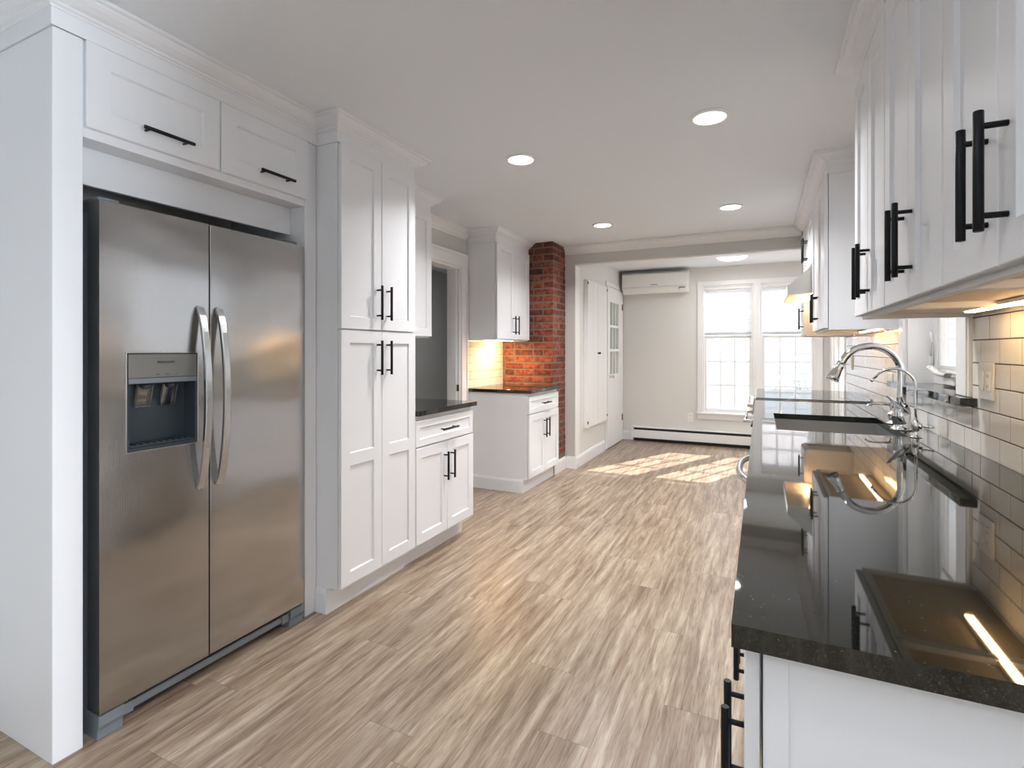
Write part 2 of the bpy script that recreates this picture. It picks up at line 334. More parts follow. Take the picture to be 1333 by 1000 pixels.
# room behind the camera
mb = MB(); mb.box(XR + 0.125, 3.2, 0.55, 0.67, 0, H); mb.grid([3.1, 3.2], [-3.0, -0.3, 0.53, 0.55], [0, 0.4, 2.1, H], lambda x, y, z: not (-0.3 < y < 0.53 and .4 < z < 2.1))
struct(mb, 'wall_rear_right', 'wall', 'grey wall of the room behind the camera', 'wall')
mb = MB(); mb.grid([-2.6, -1.2, 0.0, 3.1], [-3.0, -2.9], [0, 0.9, 2.0, H], lambda x, y, z: not (-1.2 < x < 0.0 and .9 < z < 2.0))
struct(mb, 'wall_rear', 'wall', 'rear wall with wide window opening behind the camera', 'wall')
# ------------------------------------------------------------------ tiles
def tiles(name, mats, label, frm, rects, tw=0.1508, th=0.0746, g=0.0034, holes=(), seed=1, thick=0.008):
    # frm(u, d, z) -> world; u along wall, d out of the wall; rects: (u0,u1,z0,z1)
    rd = random.Random(seed); mb = MB()
    def bx(u0, u1, d0, d1, z0, z1, bev, mi):
        p = frm(u0, d0, z0); q = frm(u1, d1, z1); mb.box(p[0], q[0], p[1], q[1], z0, z1, bev, mi)
    ZB0 = rects[0][2]
    for (u0, u1, z0, z1) in rects: bx(u0, u1, 0, thick - 0.0009, z0, z1, 0, 1)
    zlo = min(r[2] for r in rects); zhi = max(r[3] for r in rects); ulo = min(r[0] for r in rects); uhi = max(r[1] for r in rects)
    row = 0; z = zlo
    while z < zhi - 0.005:
        u = ulo - (tw + g) * (0.5 if row % 2 else 0) - 0.03
        while u < uhi:
            for (a0, a1, b0, b1) in rects:
                x0, x1 = max(u, a0), min(u + tw, a1); y0, y1 = max(z, b0), min(z + th, b1)
                if x1 - x0 > 0.006 and y1 - y0 > 0.006:
                    ok = True
                    for (h0, h1, k0, k1) in holes:
                        if x0 > h0 and x1 < h1 and y0 > k0 and y1 < k1: ok = False
                    if ok:
                        n0 = len(mb.b.verts); bx(x0, x1, 0.002, thick, y0, y1, 0.001, 0)
                        # each tile sits very slightly out of plane
                        tu, tz = rd.gauss(0, 0.002), rd.gauss(0, 0.002); mb.b.verts.ensure_lookup_table()
                        cu, cz = (x0 + x1) / 2, (y0 + y1) / 2; O = Vector(frm(0, 0, 0)); U = Vector(frm(1, 0, 0)) - O; Dv = Vector(frm(0, 1, 0)) - O
                        for vv in mb.b.verts[n0:]:
                            rel = vv.co - O; vv.co += Dv * ((rel.dot(U) - cu) * tu + (vv.co.z - cz) * tz)
            u += tw + g
        z += th + g; row += 1
    return struct(mb, name, mats, label, 'backsplash')
CT = 0.915
tiles('wall_right_backsplash', ['tile', 'grout'], 'glossy white subway tile backsplash with dark grout on the right wall', lambda u, d, z: (XR - d, u, z),
      [(0.60, 2.345, CT, 1.39), (2.345, 3.375, CT, 1.072), (3.375, 4.165, CT, 1.39), (4.165, 4.935, CT, 1.66), (4.935, 5.315, CT, 1.39)], seed=4)
tiles('wall_left_backsplash', ['tile', 'groutlight'], 'small white subway tile backsplash beside the brick chimney', lambda u, d, z: (XL + d, u, z), [(4.215, 4.945, CT, 1.362)], seed=7, g=0.003)
# ------------------------------------------------------------------ chimney
def chimney():
    t = thing('brick_chimney', 'red brick chimney column with worn mortar rising beside the far left cabinets', 'chimney', (-2.19, 5.13, 0))
    t.location = (0, 0, 0); rd = random.Random(3)
    X1, Y0, Y1 = -1.905, 4.95, YB - 0.006
    mb = MB(); mb.box(XL + 0.002, X1 - 0.003, Y0 + 0.003, Y1, 0.0, H - 0.001); mb.build('mortar', 'mortar', t)
    mb = MB(); bh, bl, g = 0.055, 0.20, 0.0145; z = 0.175; row = 0
    while z < H - 0.01:
        zz = min(z + bh + rd.uniform(-.004, .004), H - 0.001)
        # front face (towards -Y)
        x = X1 - 0.001; k = 0
        first = 0.1 if row % 2 else 0.205
        while x > XL + 0.01:
            w = first if k == 0 else (bl if rd.random() > .2 else 0.1); x2 = max(x - w + rd.uniform(-.004, .004), XL + 0.003)
            if x - x2 > 0.02: mb.box(x2, x - (0 if k == 0 else 0), Y0 - rd.uniform(0.0, 0.004), Y0 + (0.10 if k == 0 and row % 2 == 0 else (0.2 if k == 0 else 0.02)), z, zz, 0.004, 0, rd.random(), 1)
            x = x2 - g; k += 1
        y = Y0 + (0.10 if row % 2 == 0 else 0.2) + g
        while y < Y1 - 0.01:
            w = bl if rd.random() > .25 else 0.1; y2 = min(y + w, Y1 - 0.001)
            if y2 - y > 0.02: mb.box(X1 - 0.02, X1 + rd.uniform(-.001, 0.003), y, y2, z, zz, 0.004, 0, rd.random(), 1)
            y = y2 + g
        z += bh + g; row += 1
    # jitter a little so the arrises look worn
    for v in mb.b.verts: v.co += Vector((rd.uniform(-1, 1), rd.uniform(-1, 1), rd.uniform(-1, 1))) * 0.0011
    for v in mb.b.verts: v.co.z = min(v.co.z, H - 0.0005); v.co.x = max(v.co.x, XL + 0.001)
    mb.build('brickwork', 'brick', t); return t
chimney()
# ------------------------------------------------------------------ trims
BBP = [(0, 0), (0.014, 0), (0.014, 0.105), (0.010, 0.118), (0.006, 0.13), (0, 0.13)]
CRP = lambda z0, z1, o, o0=0.0: [(o0, z0), (o0 + 0.006, z0), (o0 + 0.010, z0 + 0.012), (o0 + 0.022, z0 + 0.02), (o0 + (o - o0) * .45, z0 + (z1 - z0) * .45), (o0 + (o - o0) * .75, z0 + (z1 - z0) * .66), (o - 0.006, z1 - 0.02), (o - 0.006, z1 - 0.012), (o, z1 - 0.01), (o, z1), (o0, z1)]
def bb(name, path, side, label): mb = MB(); mb.sweep(path, BBP, side=side); struct(mb, name, 'trim', label, 'baseboard')
bb('baseboard_chimney', [(-1.902, 4.96), (-1.902, 5.302)], -1, 'white baseboard under the brick side of the chimney')
bb('baseboard_pier', [(-1.886, YB - 0.005), (XS, YB - 0.005), (XS, 6.44)], -1, 'white baseboard around the pier below the board cupboard')
bb('baseboard_far', [(-1.785, YF), (-1.63, YF)], -1, 'short white baseboard left of the heater')
mb = MB(); mb.sweep([(-1.90, YB - 0.0035), (0.33, YB - 0.0035)], CRP(H - 0.085, H - 0.001, 0.07), side=-1); struct(mb, 'trim_1', 'trim', 'white crown moulding along the header beam', 'crown moulding')
mb = MB(); mb.sweep([(XL + 0.001, 3.16), (XL + 0.001, 4.19)], CRP(H - 0.085, H - 0.001, 0.07), side=-1); struct(mb, 'trim_2', 'trim', 'white crown moulding above the doorway', 'crown moulding')
# opening edge casing of sunroom opening (thin white corner)
mb = MB(); mb.box(XS - 0.004, XS + 0.004, YB - 0.012, YB + 0.13, 0.131, ZB, 0.001); struct(mb, 'trim_3', 'trim', 'thin white corner edge of the sunroom opening', 'trim')
mb = MB(); mb.box(XS + 0.004, 0.33, YB - 0.010, YB + 0.135, ZB - 0.014, ZB - 0.0005, 0.001); struct(mb, 'trim_4', 'trim', 'thin white edge under the header beam', 'trim')
# doorway casing
def casing():
    mb = MB(); x0 = XL + 0.001
    for (y0, y1) in ((D1, D1 + 0.10), (D0 - 0.10, D0)):
        mb.box(x0, x0 + 0.018, y0, y1, 0, DH, 0.002); 
    mb.box(x0 + 0.018, x0 + 0.026, D1 + 0.078, D1 + 0.10, 0, DH + 0.10, 0.002)
    mb.box(x0, x0 + 0.018, D0 - 0.10, D1 + 0.10, DH, DH + 0.12, 0.002); mb.box(x0 + 0.018, x0 + 0.026, D0 - 0.1, D1 + 0.1, DH + 0.1, DH + 0.125, 0.002)
    # jamb lining with stop
    mb.box(XL - 0.125, x0, D1 - 0.018, D1, 0, DH, 0.001); mb.box(XL - 0.07, XL - 0.03, D1 - 0.03, D1 - 0.018, 0, DH - 0.018, 0.001)
    mb.box(XL - 0.125, x0, D0, D0 + 0.018, 0, DH, 0.001); mb.box(XL - 0.125, x0, D0 + .018, D1 - .018, DH - 0.018, DH, 0.001)
    mb.box(XL - 0.143, XL - 0.125, D1 - 0.005, D1 + 0.09, 0, DH + .09, 0.002); 
    return struct(mb, 'trim_5', 'trim', 'white door casing and jamb of the hallway doorway', 'door casing')
casing()
mb = MB(); mb.box(XL - 0.028, XL - 0.004, D1 - 0.0205, D1 - 0.0185, 0.895, 0.955, 0.0005); mb.box(XL - 0.022, XL - 0.012, D1 - 0.0215, D1 - 0.0206, 0.91, 0.94)
tag(mb.build('strike_plate', 'brass'), 'small dark metal strike plate set in the hallway door jamb', 'strike plate')
# ------------------------------------------------------------------ cabinet kit  (local: x = width, y = out from the wall, z = up)
def handle(parent, x, y, z, vertical=True, ln=0.178, cc=0.132, so=0.034, r=0.0068):
    mb = MB(); a = (0, 0, 1) if vertical else (1, 0, 0); A = Vector(a); c = Vector((x, y + so, z))
    mb.tube([c - A * ln / 2, c - A * (ln / 2 - .001), c + A * (ln / 2 - .001), c + A * ln / 2], [r * .88, r, r, r * .88], 14)
    for s_ in (-1, 1):
        p = c + A * cc / 2 * s_; mb.tube([p - Vector((0, so - 0.0005, 0)), p], r * 0.68, 10)
    return mb.build('handle', 'black', parent)
def shaker(parent, x0, x1, z0, z1, y, t=0.019, st=0.06, name='door', mid=None, mat='cab'):
    mb = MB(); rec = 0.009
    if mid is None:
        mb.nest(x0, x1, z0, z1, [(0, y), (0, y + t - 0.002), (0.002, y + t), (st, y + t), (st + 0.005, y + t - rec)])
    else:  # two panels: frame as grid + recessed panels
        xs = [x0, x0 + st, x1 - st, x1]; zs = [z0, z0 + st, mid - st / 2, mid + st / 2, z1 - st, z1]
        mb.grid(xs, [y + t - rec, y + t], zs, lambda x, yy, z: not (xs[1] < x < xs[2] and (zs[1] < z < zs[2] or zs[3] < z < zs[4])))
        mb.box(x0 + .0005, x1 - .0005, y, y + t - rec + 0.0005, z0 + .0005, z1 - .0005)
        for (a, b) in ((zs[1], zs[2]), (zs[3], zs[4])):   # sloped sticking
            X0, X1 = xs[1], xs[2]; yo, yi, k = y + t - 0.0002, y + t - rec + 0.0008, 0.005
            o_ = [mb.v(p) for p in ((X0, yo, a), (X1, yo, a), (X1, yo, b), (X0, yo, b))]; i_ = [mb.v(p) for p in ((X0 + k, yi, a + k), (X1 - k, yi, a + k), (X1 - k, yi, b - k), (X0 + k, yi, b - k))]
            for j in range(4): mb.face([o_[j], o_[(j + 1) % 4], i_[(j + 1) % 4], i_[j]])
    return mb.build(name, mat, parent)
def crown(parent, w, d, z0=2.262, side_a=True, side_b=True, ret_a=None, ret_b=None, o=0.078):
    """frieze + crown around the front (y=d) and the two ends; side_a is the x=-w/2 end"""
    mb = MB(); path = []
    if side_a: path.append((-w / 2, (ret_a if ret_a is not None else 0.002)))
    path += [(-w / 2, d), (w / 2, d)]
    if side_b: path.append((w / 2, (ret_b if ret_b is not None else 0.002)))
    prof = [(0.0, z0), (0.006, z0), (0.006, 2.316)] + [(0.010, 2.316), (0.012, 2.321), (0.020, 2.326), (0.022, 2.331), (0.036, 2.337), (0.052, 2.348), (0.062, 2.360), (0.064, 2.366), (o - 0.003, 2.368), (o, 2.372), (o, H - 0.001), (0.0, H - 0.001)]
    mb.sweep(path, prof, side=1); return mb.build('crown_moulding', 'cab', parent)
def place(side, Y0, Y1, back=None):
    """returns loc, rot for a cabinet spanning Y0..Y1 on a wall ('L' faces +X, 'R' faces -X)"""
    yc = (Y0 + Y1) / 2
    return ((XL + 0.001 if side == 'L' else XR - 0.001, yc, 0), -PI / 2 if side == 'L' else PI / 2)
def lx(side, Y, yc): return -(Y - yc) if side == 'L' else (Y - yc)
G = 0.0015
def two_doors(side, t, w, z0, z1, y, hz, mid=None, horiz=False, hoff=0.038):
    for s_ in (-1, 1):
        a, b = (G, w / 2 - 0.003) if s_ > 0 else (-w / 2 + 0.003, -G)
        d = shaker(t, a, b, z0, z1, y + 0.003, mid=mid)
        if hz is not None: handle(d, s_ * hoff, y + 0.022, hz)
# --- left run ---
FX = 0.525   # surround front measured from the wall
def surround():
    Y0, Y1 = 0.825, 1.87; yc = (Y0 + Y1) / 2; loc, rz = place('L', Y0, Y1); w = Y1 - Y0
    t = thing('fridge_cabinet', 'tall white surround with two lift-up doors above the steel refrigerator', 'cabinet', loc, rz)
    X = lambda Y: lx('L', Y, yc); d = 0.528
    mb = MB(); mb.box(X(0.825), X(0.905), 0.0, d, 0, 2.262, 0.0015); mb.build('side_panel', 'cab', t)
    mb = MB(); mb.box(X(1.80), X(1.87), 0.0, d, 0, 2.262, 0.0015); mb.build('side_panel', 'cab', t)
    mb = MB(); mb.box(X(0.9055), X(1.7995), 0.0, d - 0.004, 1.952, 2.262, 0.001); mb.build('body', 'cab', t)
    mb = MB(); mb.box(X(0.9055), X(1.7995), d - 0.115, d - 0.097, 1.825, 1.9515, 0.001); mb.build('valance', 'cab', t)
    for (a, b, h) in ((0.908, 1.362, 1.149), (1.366, 1.806, 1.614)):
        dr = shaker(t, X(b), X(a), 1.982, 2.258, d - 0.0035, st=0.068); handle(dr, X(h), d + 0.0155, 2.035, vertical=False, ln=0.175)
    crown(t, w, d + 0.002, side_a=False); return t
surround()
def pantry():
    Y0, Y1 = 1.873, 2.465; yc = (Y0 + Y1) / 2; loc, rz = place('L', Y0, Y1); w = Y1 - Y0
    t = thing('pantry_cabinet', 'tall white pantry cabinet with four shaker doors right of the refrigerator', 'cabinet', loc, rz)
    d = 0.66; mb = MB(); mb.box(-w / 2, w / 2, 0, d, 0.125, 2.262, 0.001); mb.build('body', 'cab', t)
    mb = MB(); mb.box(-w / 2 + .002, w / 2, 0.0, d - 0.07, 0, 0.1245); mb.sweep([(w / 2 + 0.0, 0.53), (w / 2 + 0.0, d - 0.072), (-w / 2 + 0.0, d - 0.072)], [(0, 0), (0.012, 0), (0.012, 0.095), (0.006, 0.112), (0, 0.118)], side=-1); mb.build('plinth', 'cab', t)
    two_doors('L', t, w, 1.373, 2.256, d + 0.001, 1.514); two_doors('L', t, w, 0.132, 1.365, d + 0.001, 1.23, mid=0.737)
    crown(t, w, d + 0.002, side_a=True, side_b=True, ret_b=0.533, ret_a=0.002); return t
pantry()
def upper(side, name, Y0, Y1, z0, d, label, doors=2, hz=None, ztop=2.262, zc=None, group=None, hsingle=None, cr=(True, True), crn=True, dz=0.01, soffit=True):
    yc = (Y0 + Y1) / 2; loc, rz = place(side, Y0, Y1); w = Y1 - Y0
    t = thing(name, label, 'cabinet', loc, rz, group)
    # body: box with the bottom panel recessed behind a face frame
    mb = MB(); rec = 0.022 if soffit else 0.0005
    ys = [0, 0.015, d - 0.02, d]; xs = [-w / 2 + .0005, -w / 2 + 0.016, w / 2 - 0.016, w / 2 - .0005]; zs = [z0, z0 + rec, ztop]
    mb.grid(xs, ys, zs, lambda x, y, z: not (z < z0 + rec and xs[1] < x < xs[2] and y < ys[2]))
    mb.build('body', 'cab', t)
    mb = MB(); mb.box(xs[1] + .001, xs[2] - .001, ys[1] - .014, ys[2] - .001, z0 + rec - 0.006, z0 + rec - 0.0005); mb.build('bottom_panel', 'wood', t)
    if doors == 2: two_doors(side, t, w, z0 + dz, ztop - 0.006, d + 0.001, hz)
    elif doors == 1:
        dr = shaker(t, -w / 2 + 0.003, w / 2 - 0.003, z0 + dz, ztop - 0.006, d + 0.001)
        if hsingle is not None: handle(dr, hsingle, d + 0.02, hz)
    if crn: crown(t, w, d + 0.002, side_a=cr[0], side_b=cr[1])
    return t
upper('L', 'wall_cabinet', 2.468, 3.15, 1.358, 0.305, 'white wall cabinet hanging just past the tall pantry, above the first small counter', hz=1.51)
def base(side, name, Y0, Y1, d, label, drawer=True, group=None, doors=2, plinth=True, dtop=0.855, hz=0.546, ret=False):
    yc = (Y0 + Y1) / 2; loc, rz = place(side, Y0, Y1); w = Y1 - Y0
    t = thing(name, label, 'cabinet', loc, rz, group)
    mb = MB(); mb.box(-w / 2 + .0005, w / 2 - .0005, 0, d, 0.12, 0.884, 0.001); mb.build('body', 'cab', t)
    mb = MB(); mb.box(-w / 2 + .001, w / 2 - .001, 0.0, d - 0.07, 0, 0.1195); 
    if ret: mb.sweep([(w / 2, 0.02), (w / 2, d - 0.05), (-w / 2 + .002, d - 0.05)], [(0, 0), (0.014, 0), (0.014, 0.1), (0.006, 0.118), (0, 0.119)], side=-1)
    mb.build('plinth', 'cab', t)
    top = dtop
    if drawer:
        dr = shaker(t, -w / 2 + .003, w / 2 - .003, 0.702, dtop, d + 0.001, st=0.042, name='drawer'); handle(dr, 0, d + 0.02, 0.778, vertical=False)
        top = 0.694
    if doors == 2: two_doors(side, t, w, 0.13, top, d + 0.001, hz)
    else:
        dd = shaker(t, -w / 2 + 0.003, w / 2 - .003, 0.13, top, d + 0.001); handle(dd, doors[0], d + .02, hz)
    return t
base('L', 'base_cabinet', 2.468, 3.135, 0.66, 'white base cabinet with drawer and two doors next to the tall pantry')
fb = base('L', 'base_cabinet', 4.20, 4.94, 0.617, 'white base cabinet with drawer and two doors in front of the brick chimney', ret=True)
# countertops (left)
def slab(name, x0, x1, y0, y1, label, hole=None, z0=0.885, z1=CT):
    mb = MB()
    if hole:
        hx0, hx1, hy0, hy1 = hole
        mb.grid([x0, hx0, hx1, x1], [y0, hy0, hy1, y1], [z0, z1], lambda x, y, z: not (hx0 < x < hx1 and hy0 < y < hy1))
        es = [e for e in mb.b.edges if not (len(e.link_faces) == 2 and e.calc_face_angle(0) < 0.1)]
        bmesh.ops.bevel(mb.b, geom=es, offset=0.002, segments=2, affect='EDGES', profile=0.5)
    else: mb.box(x0, x1, y0, y1, z0, z1, 0.002, seg=2)
    return tag(mb.build(name, 'granite'), label, 'countertop')
slab('countertop', XL + 0.001, -1.778, 2.469, 3.155, 'black granite countertop on the base cabinet beside the tall pantry')
slab('countertop', XL + 0.010, -1.822, 4.185, 4.943, 'black granite countertop on the base cabinet against the brick chimney')
upper('L', 'wall_cabinet', 4.205, 4.94, 1.362, 0.295, 'white two-door wall cabinet touching the brick chimney above its glowing counter', hz=1.51)
# ------------------------------------------------------------------ refrigerator
def fridge():
    Y0, Y1 = 0.94, 1.777; yc = (Y0 + Y1) / 2
    t = thing('refrigerator', 'stainless steel side-by-side refrigerator with water and ice dispenser', 'refrigerator', (-1.93, yc, 0), -PI / 2)
    X = lambda Y: -(Y - yc)   # y local: 0 = door front plane, negative = back
    mb = MB(); mb.box(X(Y0 + .004), X(Y1 - .004), -0.52, -0.078, 0.03, 1.725, 0.003); mb.build('body', 'fridgeside', t)
    sp = 1.312
    # left door with dispenser opening
    a, b = X(sp - 0.003), X(Y0); dl, dr = X(1.264), X(1.021); z0, z1, dz0, dz1 = 0.085, 1.757, 0.921, 1.2585
    mb = MB(); mb.grid([a, dl, dr, b], [-0.07, 0.0], [z0, dz0, dz1, z1], lambda x, y, z: not (dl < x < dr and dz0 < z < dz1))
    es = [e for e in mb.b.edges if len(e.link_faces) == 2 and e.calc_face_angle(0) > 1 and all(abs(v.co.y) < 1e-6 for v in e.verts)]
    bmesh.ops.bevel(mb.b, geom=es, offset=0.004, segments=3, affect='EDGES', profile=0.5)
    d1 = mb.build('door', 'steel', t); d1['label'] = 'freezer door with dispenser'
    mb = MB(); mb.box(X(Y1), X(sp + 0.003), -0.07, 0.0, z0, z1, 0.004, seg=3); d2 = mb.build('door', 'steel', t)
    # handles: bowed flat bars
    for (yy, dd) in ((1.271, d1), (1.347, d2)):
        mb = MB(); pts = []; n = 22
        prof = []
        for i in range(n + 1):
            u = i / n; z = 0.745 + (1.432 - 0.745) * u; out = 0.012 + 0.052 * (math.sin(PI * u) ** 0.6)
            prof.append((out, z))
        outer = [(o, z) for o, z in prof]; inner = [(max(o - 0.014, 0.0005), z) for o, z in prof]
        w2 = 0.0135; rings = []
        for (o1, z), (o2, _) in zip(outer, inner):
            rings.append([mb.v((X(yy) + sx * w2 * k, y, z)) for sx, y, k in ((-1, o2, 1), (1, o2, 1), (1, o1 - .003, 1), (1, o1, .72), (-1, o1, .72), (-1, o1 - .003, 1))])
        for A, B in zip(rings, rings[1:]):
            for j in range(6): mb.face([A[j], A[(j + 1) % 6], B[(j + 1) % 6], B[j]])
        mb.face(rings[0]); mb.face(rings[-1][::-1])
        for zz in (0.752, 1.425): mb.box(X(yy) - .009, X(yy) + .009, 0.0005, 0.012, zz - .012, zz + .012, .002)
        mb.build('handle', 'steelh', dd)
    # dispenser
    mb = MB(); e = 0.0006
    xs = [dl + e, dl + 0.008, dr - 0.008, dr - e]; zc = 1.152
    mb.grid(xs, [-0.077, -0.068, -0.001], [dz0 + e, dz0 + 0.012, zc, dz1 - e], lambda x, y, z: (y < -0.068 or not (xs[1] < x < xs[2] and dz0 + .012 < z < zc)))
    dp = mb.build('dispenser', 'darkplastic', d1)
    mb = MB()   # thin bright rim
    w_ = 0.004
    for (xa, xb, za, zb) in ((dl - w_, dr + w_, dz1, dz1 + w_), (dl - w_, dr + w_, dz0 - w_, dz0), (dl - w_, dl, dz0, dz1), (dr, dr + w_, dz0, dz1)): mb.box(xa, xb, 0.0005, 0.0025, za, zb, 0.0008)
    mb.build('rim', 'steelh', dp)
    mb = MB(); mb.box(dl + .004, dr - .004, -0.0005, 0.003, zc + 0.020, dz1 - .004, 0.002); mb.build('control_panel', 'panelgrey', dp)
    mb = MB(); mb.box(dl + .004, dr - .004, -0.0005, 0.0045, zc + 0.001, zc + 0.019, 0.002); mb.build('control_strip', 'greyplastic', dp)
    mb = MB(); mb.box(xs[1] + .003, xs[2] - .003, -0.066, -0.004, dz0 + 0.0125, dz0 + 0.020, 0.001)
    for k in range(9): mb.box(xs[1] + .012 + k * .022, xs[1] + .024 + k * .022, -0.060, -0.012, dz0 + 0.0202, dz0 + 0.0225)
    mb.build('drip_tray', 'darkplastic', dp)
    for xx in (dl + 0.078, dl + 0.165):   # clear paddles hanging from the nozzles
        mb = MB(); mb.T = Matrix.Translation((xx, -0.040, zc - 0.004)) @ Matrix.Rotation(math.radians(-16), 4, 'X')
        mb.box(-0.024, 0.024, -0.003, 0.0, -0.078, 0.0, 0.001); mb.box(-0.026, -0.022, -.003, 0.012, -0.078, 0, .001); mb.box(0.022, 0.026, -.003, 0.012, -0.078, 0, .001); mb.box(-0.026, .026, -.003, 0.012, -0.083, -0.079, .001)
        mb.build('paddle', 'clearplastic', dp)
        mb = MB(); mb.lathe((xx, -0.035, zc - 0.020), [(0.011, 0), (0.014, 0.006), (0.017, 0.016)]); mb.build('nozzle', 'darkplastic', dp)
    # printed lettering
    cu = bpy.data.curves.new('txt', 'FONT'); cu.body = 'FRIGIDAIRE'; cu.size = 0.0105; cu.align_x = 'CENTER'; cu.align_y = 'CENTER'; cu.extrude = 0.0002; cu.space_character = 1.15; cu.offset = 0.0003
    to = bpy.data.objects.new('txt', cu); COL.objects.link(to); bpy.context.view_layer.update()
    me = bpy.data.meshes.new_from_object(to.evaluated_get(bpy.context.evaluated_depsgraph_get())); bpy.data.objects.remove(to)
    me.materials.clear(); me.materials.append(M['ink']); o = bpy.data.objects.new('lettering', me); COL.objects.link(o); o.parent = dp
    o.location = (X(1.148), 0.0033, 1.226); o.rotation_euler = (PI / 2, 0, PI)
    for xx, w_ in ((1.118, .013), (1.151, .015), (1.185, .006)):
        mb = MB()
        for k in range(3): mb.box(X(xx) - w_ / 2 + k * w_ / 3, X(xx) - w_ / 2 + (k + .7) * w_ / 3, 0.0031, 0.0034, 1.1825 - (k % 2) * .0004, 1.1845)
        mb.build('icon', 'ink', dp)
    # bottom grille, feet, hinges
    mb = MB(); mb.box(X(Y1 - .02), X(Y0 + .02), -0.09, -0.022, 0.035, 0.062, 0.002); mb.build('kick_grille', 'greyplastic', t)
    mb = MB(); mb.box(X(Y1 - .1), X(Y0 + .1), -0.06, -0.026, 0.0625, 0.078); mb.build('kick_shade', 'gap_shade', t)  # dark strip painted as the shade between doors and grille
    for yy in (Y0, Y1):
        s_ = 1 if yy == Y0 else -1
        xa, xb = X(yy), X(yy + s_ * 0.11)
        mb = MB(); mb.prism([(-0.10, 0.001), (-0.012, 0.001), (-0.012, 0.028), (-0.003, 0.045), (-0.003, 0.078), (-0.10, 0.078)], xa, X(yy + s_ * 0.075), 'x'); mb.prism([(-0.08, 0.02), (-0.016, 0.03), (-0.016, 0.066), (-0.08, 0.066)], X(yy + s_ * .0752), xb, 'x'); mb.build('foot', 'greyplastic', t)
        mb = MB(); mb.box(X(yy + s_ * .012), X(yy + s_ * .075), -0.14, -0.03, 1.758, 1.775, 0.004); mb.box(X(yy + s_ * .012), X(yy + s_ * .05), -0.17, -0.082, 1.7255, 1.757, 0.003); mb.build('hinge_cover', 'greyplastic', t)
    return t
fridge()
# ------------------------------------------------------------------ right run
CX = -0.034   # counter front edge
BD = 0.676    # base body depth (front at x = 0.001)
def rx(Y, yc): return Y - yc
GR = 'base cabinets under the long counter'
b1 = base('R', 'base_cabinet', 0.770, 1.20, BD - .002, 'white base cabinet at the near end of the long black counter', drawer=False, dtop=0.878, hz=0.578)
mb = MB(); mb.T = Matrix.Rotation(PI / 2, 4, 'Z'); mb.box(0.0, BD - 0.003, 0.2155, 0.2320, 0.0, 0.884, 0.001); mb.box(BD - 0.032, BD - 0.003, 0.2321, 0.2345, 0.0, 0.884, 0.0008)
ep = mb.build('end_panel', 'cab', b1)
base('R', 'base_cabinet', 1.203, 1.66, BD - .002, 'white two-door base cabinet second from the near end of the long counter', drawer=False, dtop=0.878, hz=0.546)
base('R', 'base_cabinet', 1.663, 1.965, BD - .002, 'narrow white base cabinet on the near side of the dishwasher', drawer=False, dtop=0.878, hz=0.546, doors=[-0.11])
def dishwasher():
    Y0, Y1 = 1.97, 2.567; yc = (Y0 + Y1) / 2
    t = thing('dishwasher', 'stainless dishwasher under the counter whose bowed handle pokes past the counter edge', 'dishwasher', (XR - .001, yc, 0), PI / 2); w = Y1 - Y0
    mb = MB(); mb.box(-w / 2 + .003, w / 2 - .003, 0.02, BD - .03, 0.10, 0.882); mb.build('body', 'greyplastic', t)
    mb = MB(); mb.box(-w / 2 + .003, w / 2 - .003, BD - .029, BD + 0.018, 0.11, 0.878, 0.004, seg=2); dd = mb.build('door', 'steel', t)
    mb = MB(); mb.box(-w / 2 + .01, w / 2 - .01, 0.05, BD - .09, 0, 0.0995); mb.build('kick_plate', 'darkplastic', t)
    mb = MB(); pts = []
    for i in range(25):
        u = -1 + 2 * i / 24; pts.append((u * 0.275, BD + 0.0185 + 0.058 * max(0.0, 1 - abs(u) ** 2.6) + (0.0 if abs(u) < 1 else 0), 0.80))
    mb.tube(pts, 0.0125, 14); mb.build('handle', 'steelh', dd)
    return t
dishwasher()
t_ = base('R', 'sink_cabinet', 2.57, 3.42, BD - .002, 'white sink base cabinet with two doors below the sink', drawer=False, dtop=0.878, hz=0.546)
base('R', 'base_cabinet', 3.423, 4.155, BD - .002, 'white base cabinet between the sink cabinet and the range', drawer=True)
base('R', 'base_cabinet', 4.945, 5.30, BD - .002, 'white base cabinet past the range at the sunroom end', drawer=True, doors=[-0.13])
HO = (0.065, 0.545, 2.60, 3.27)
slab('countertop', CX, XR - 0.0095, 0.727, 4.158, 'long polished black granite countertop holding the sink along the right wall', hole=HO)
slab('countertop', CX, XR - 0.0095, 4.942, 5.318, 'short black granite countertop past the range')
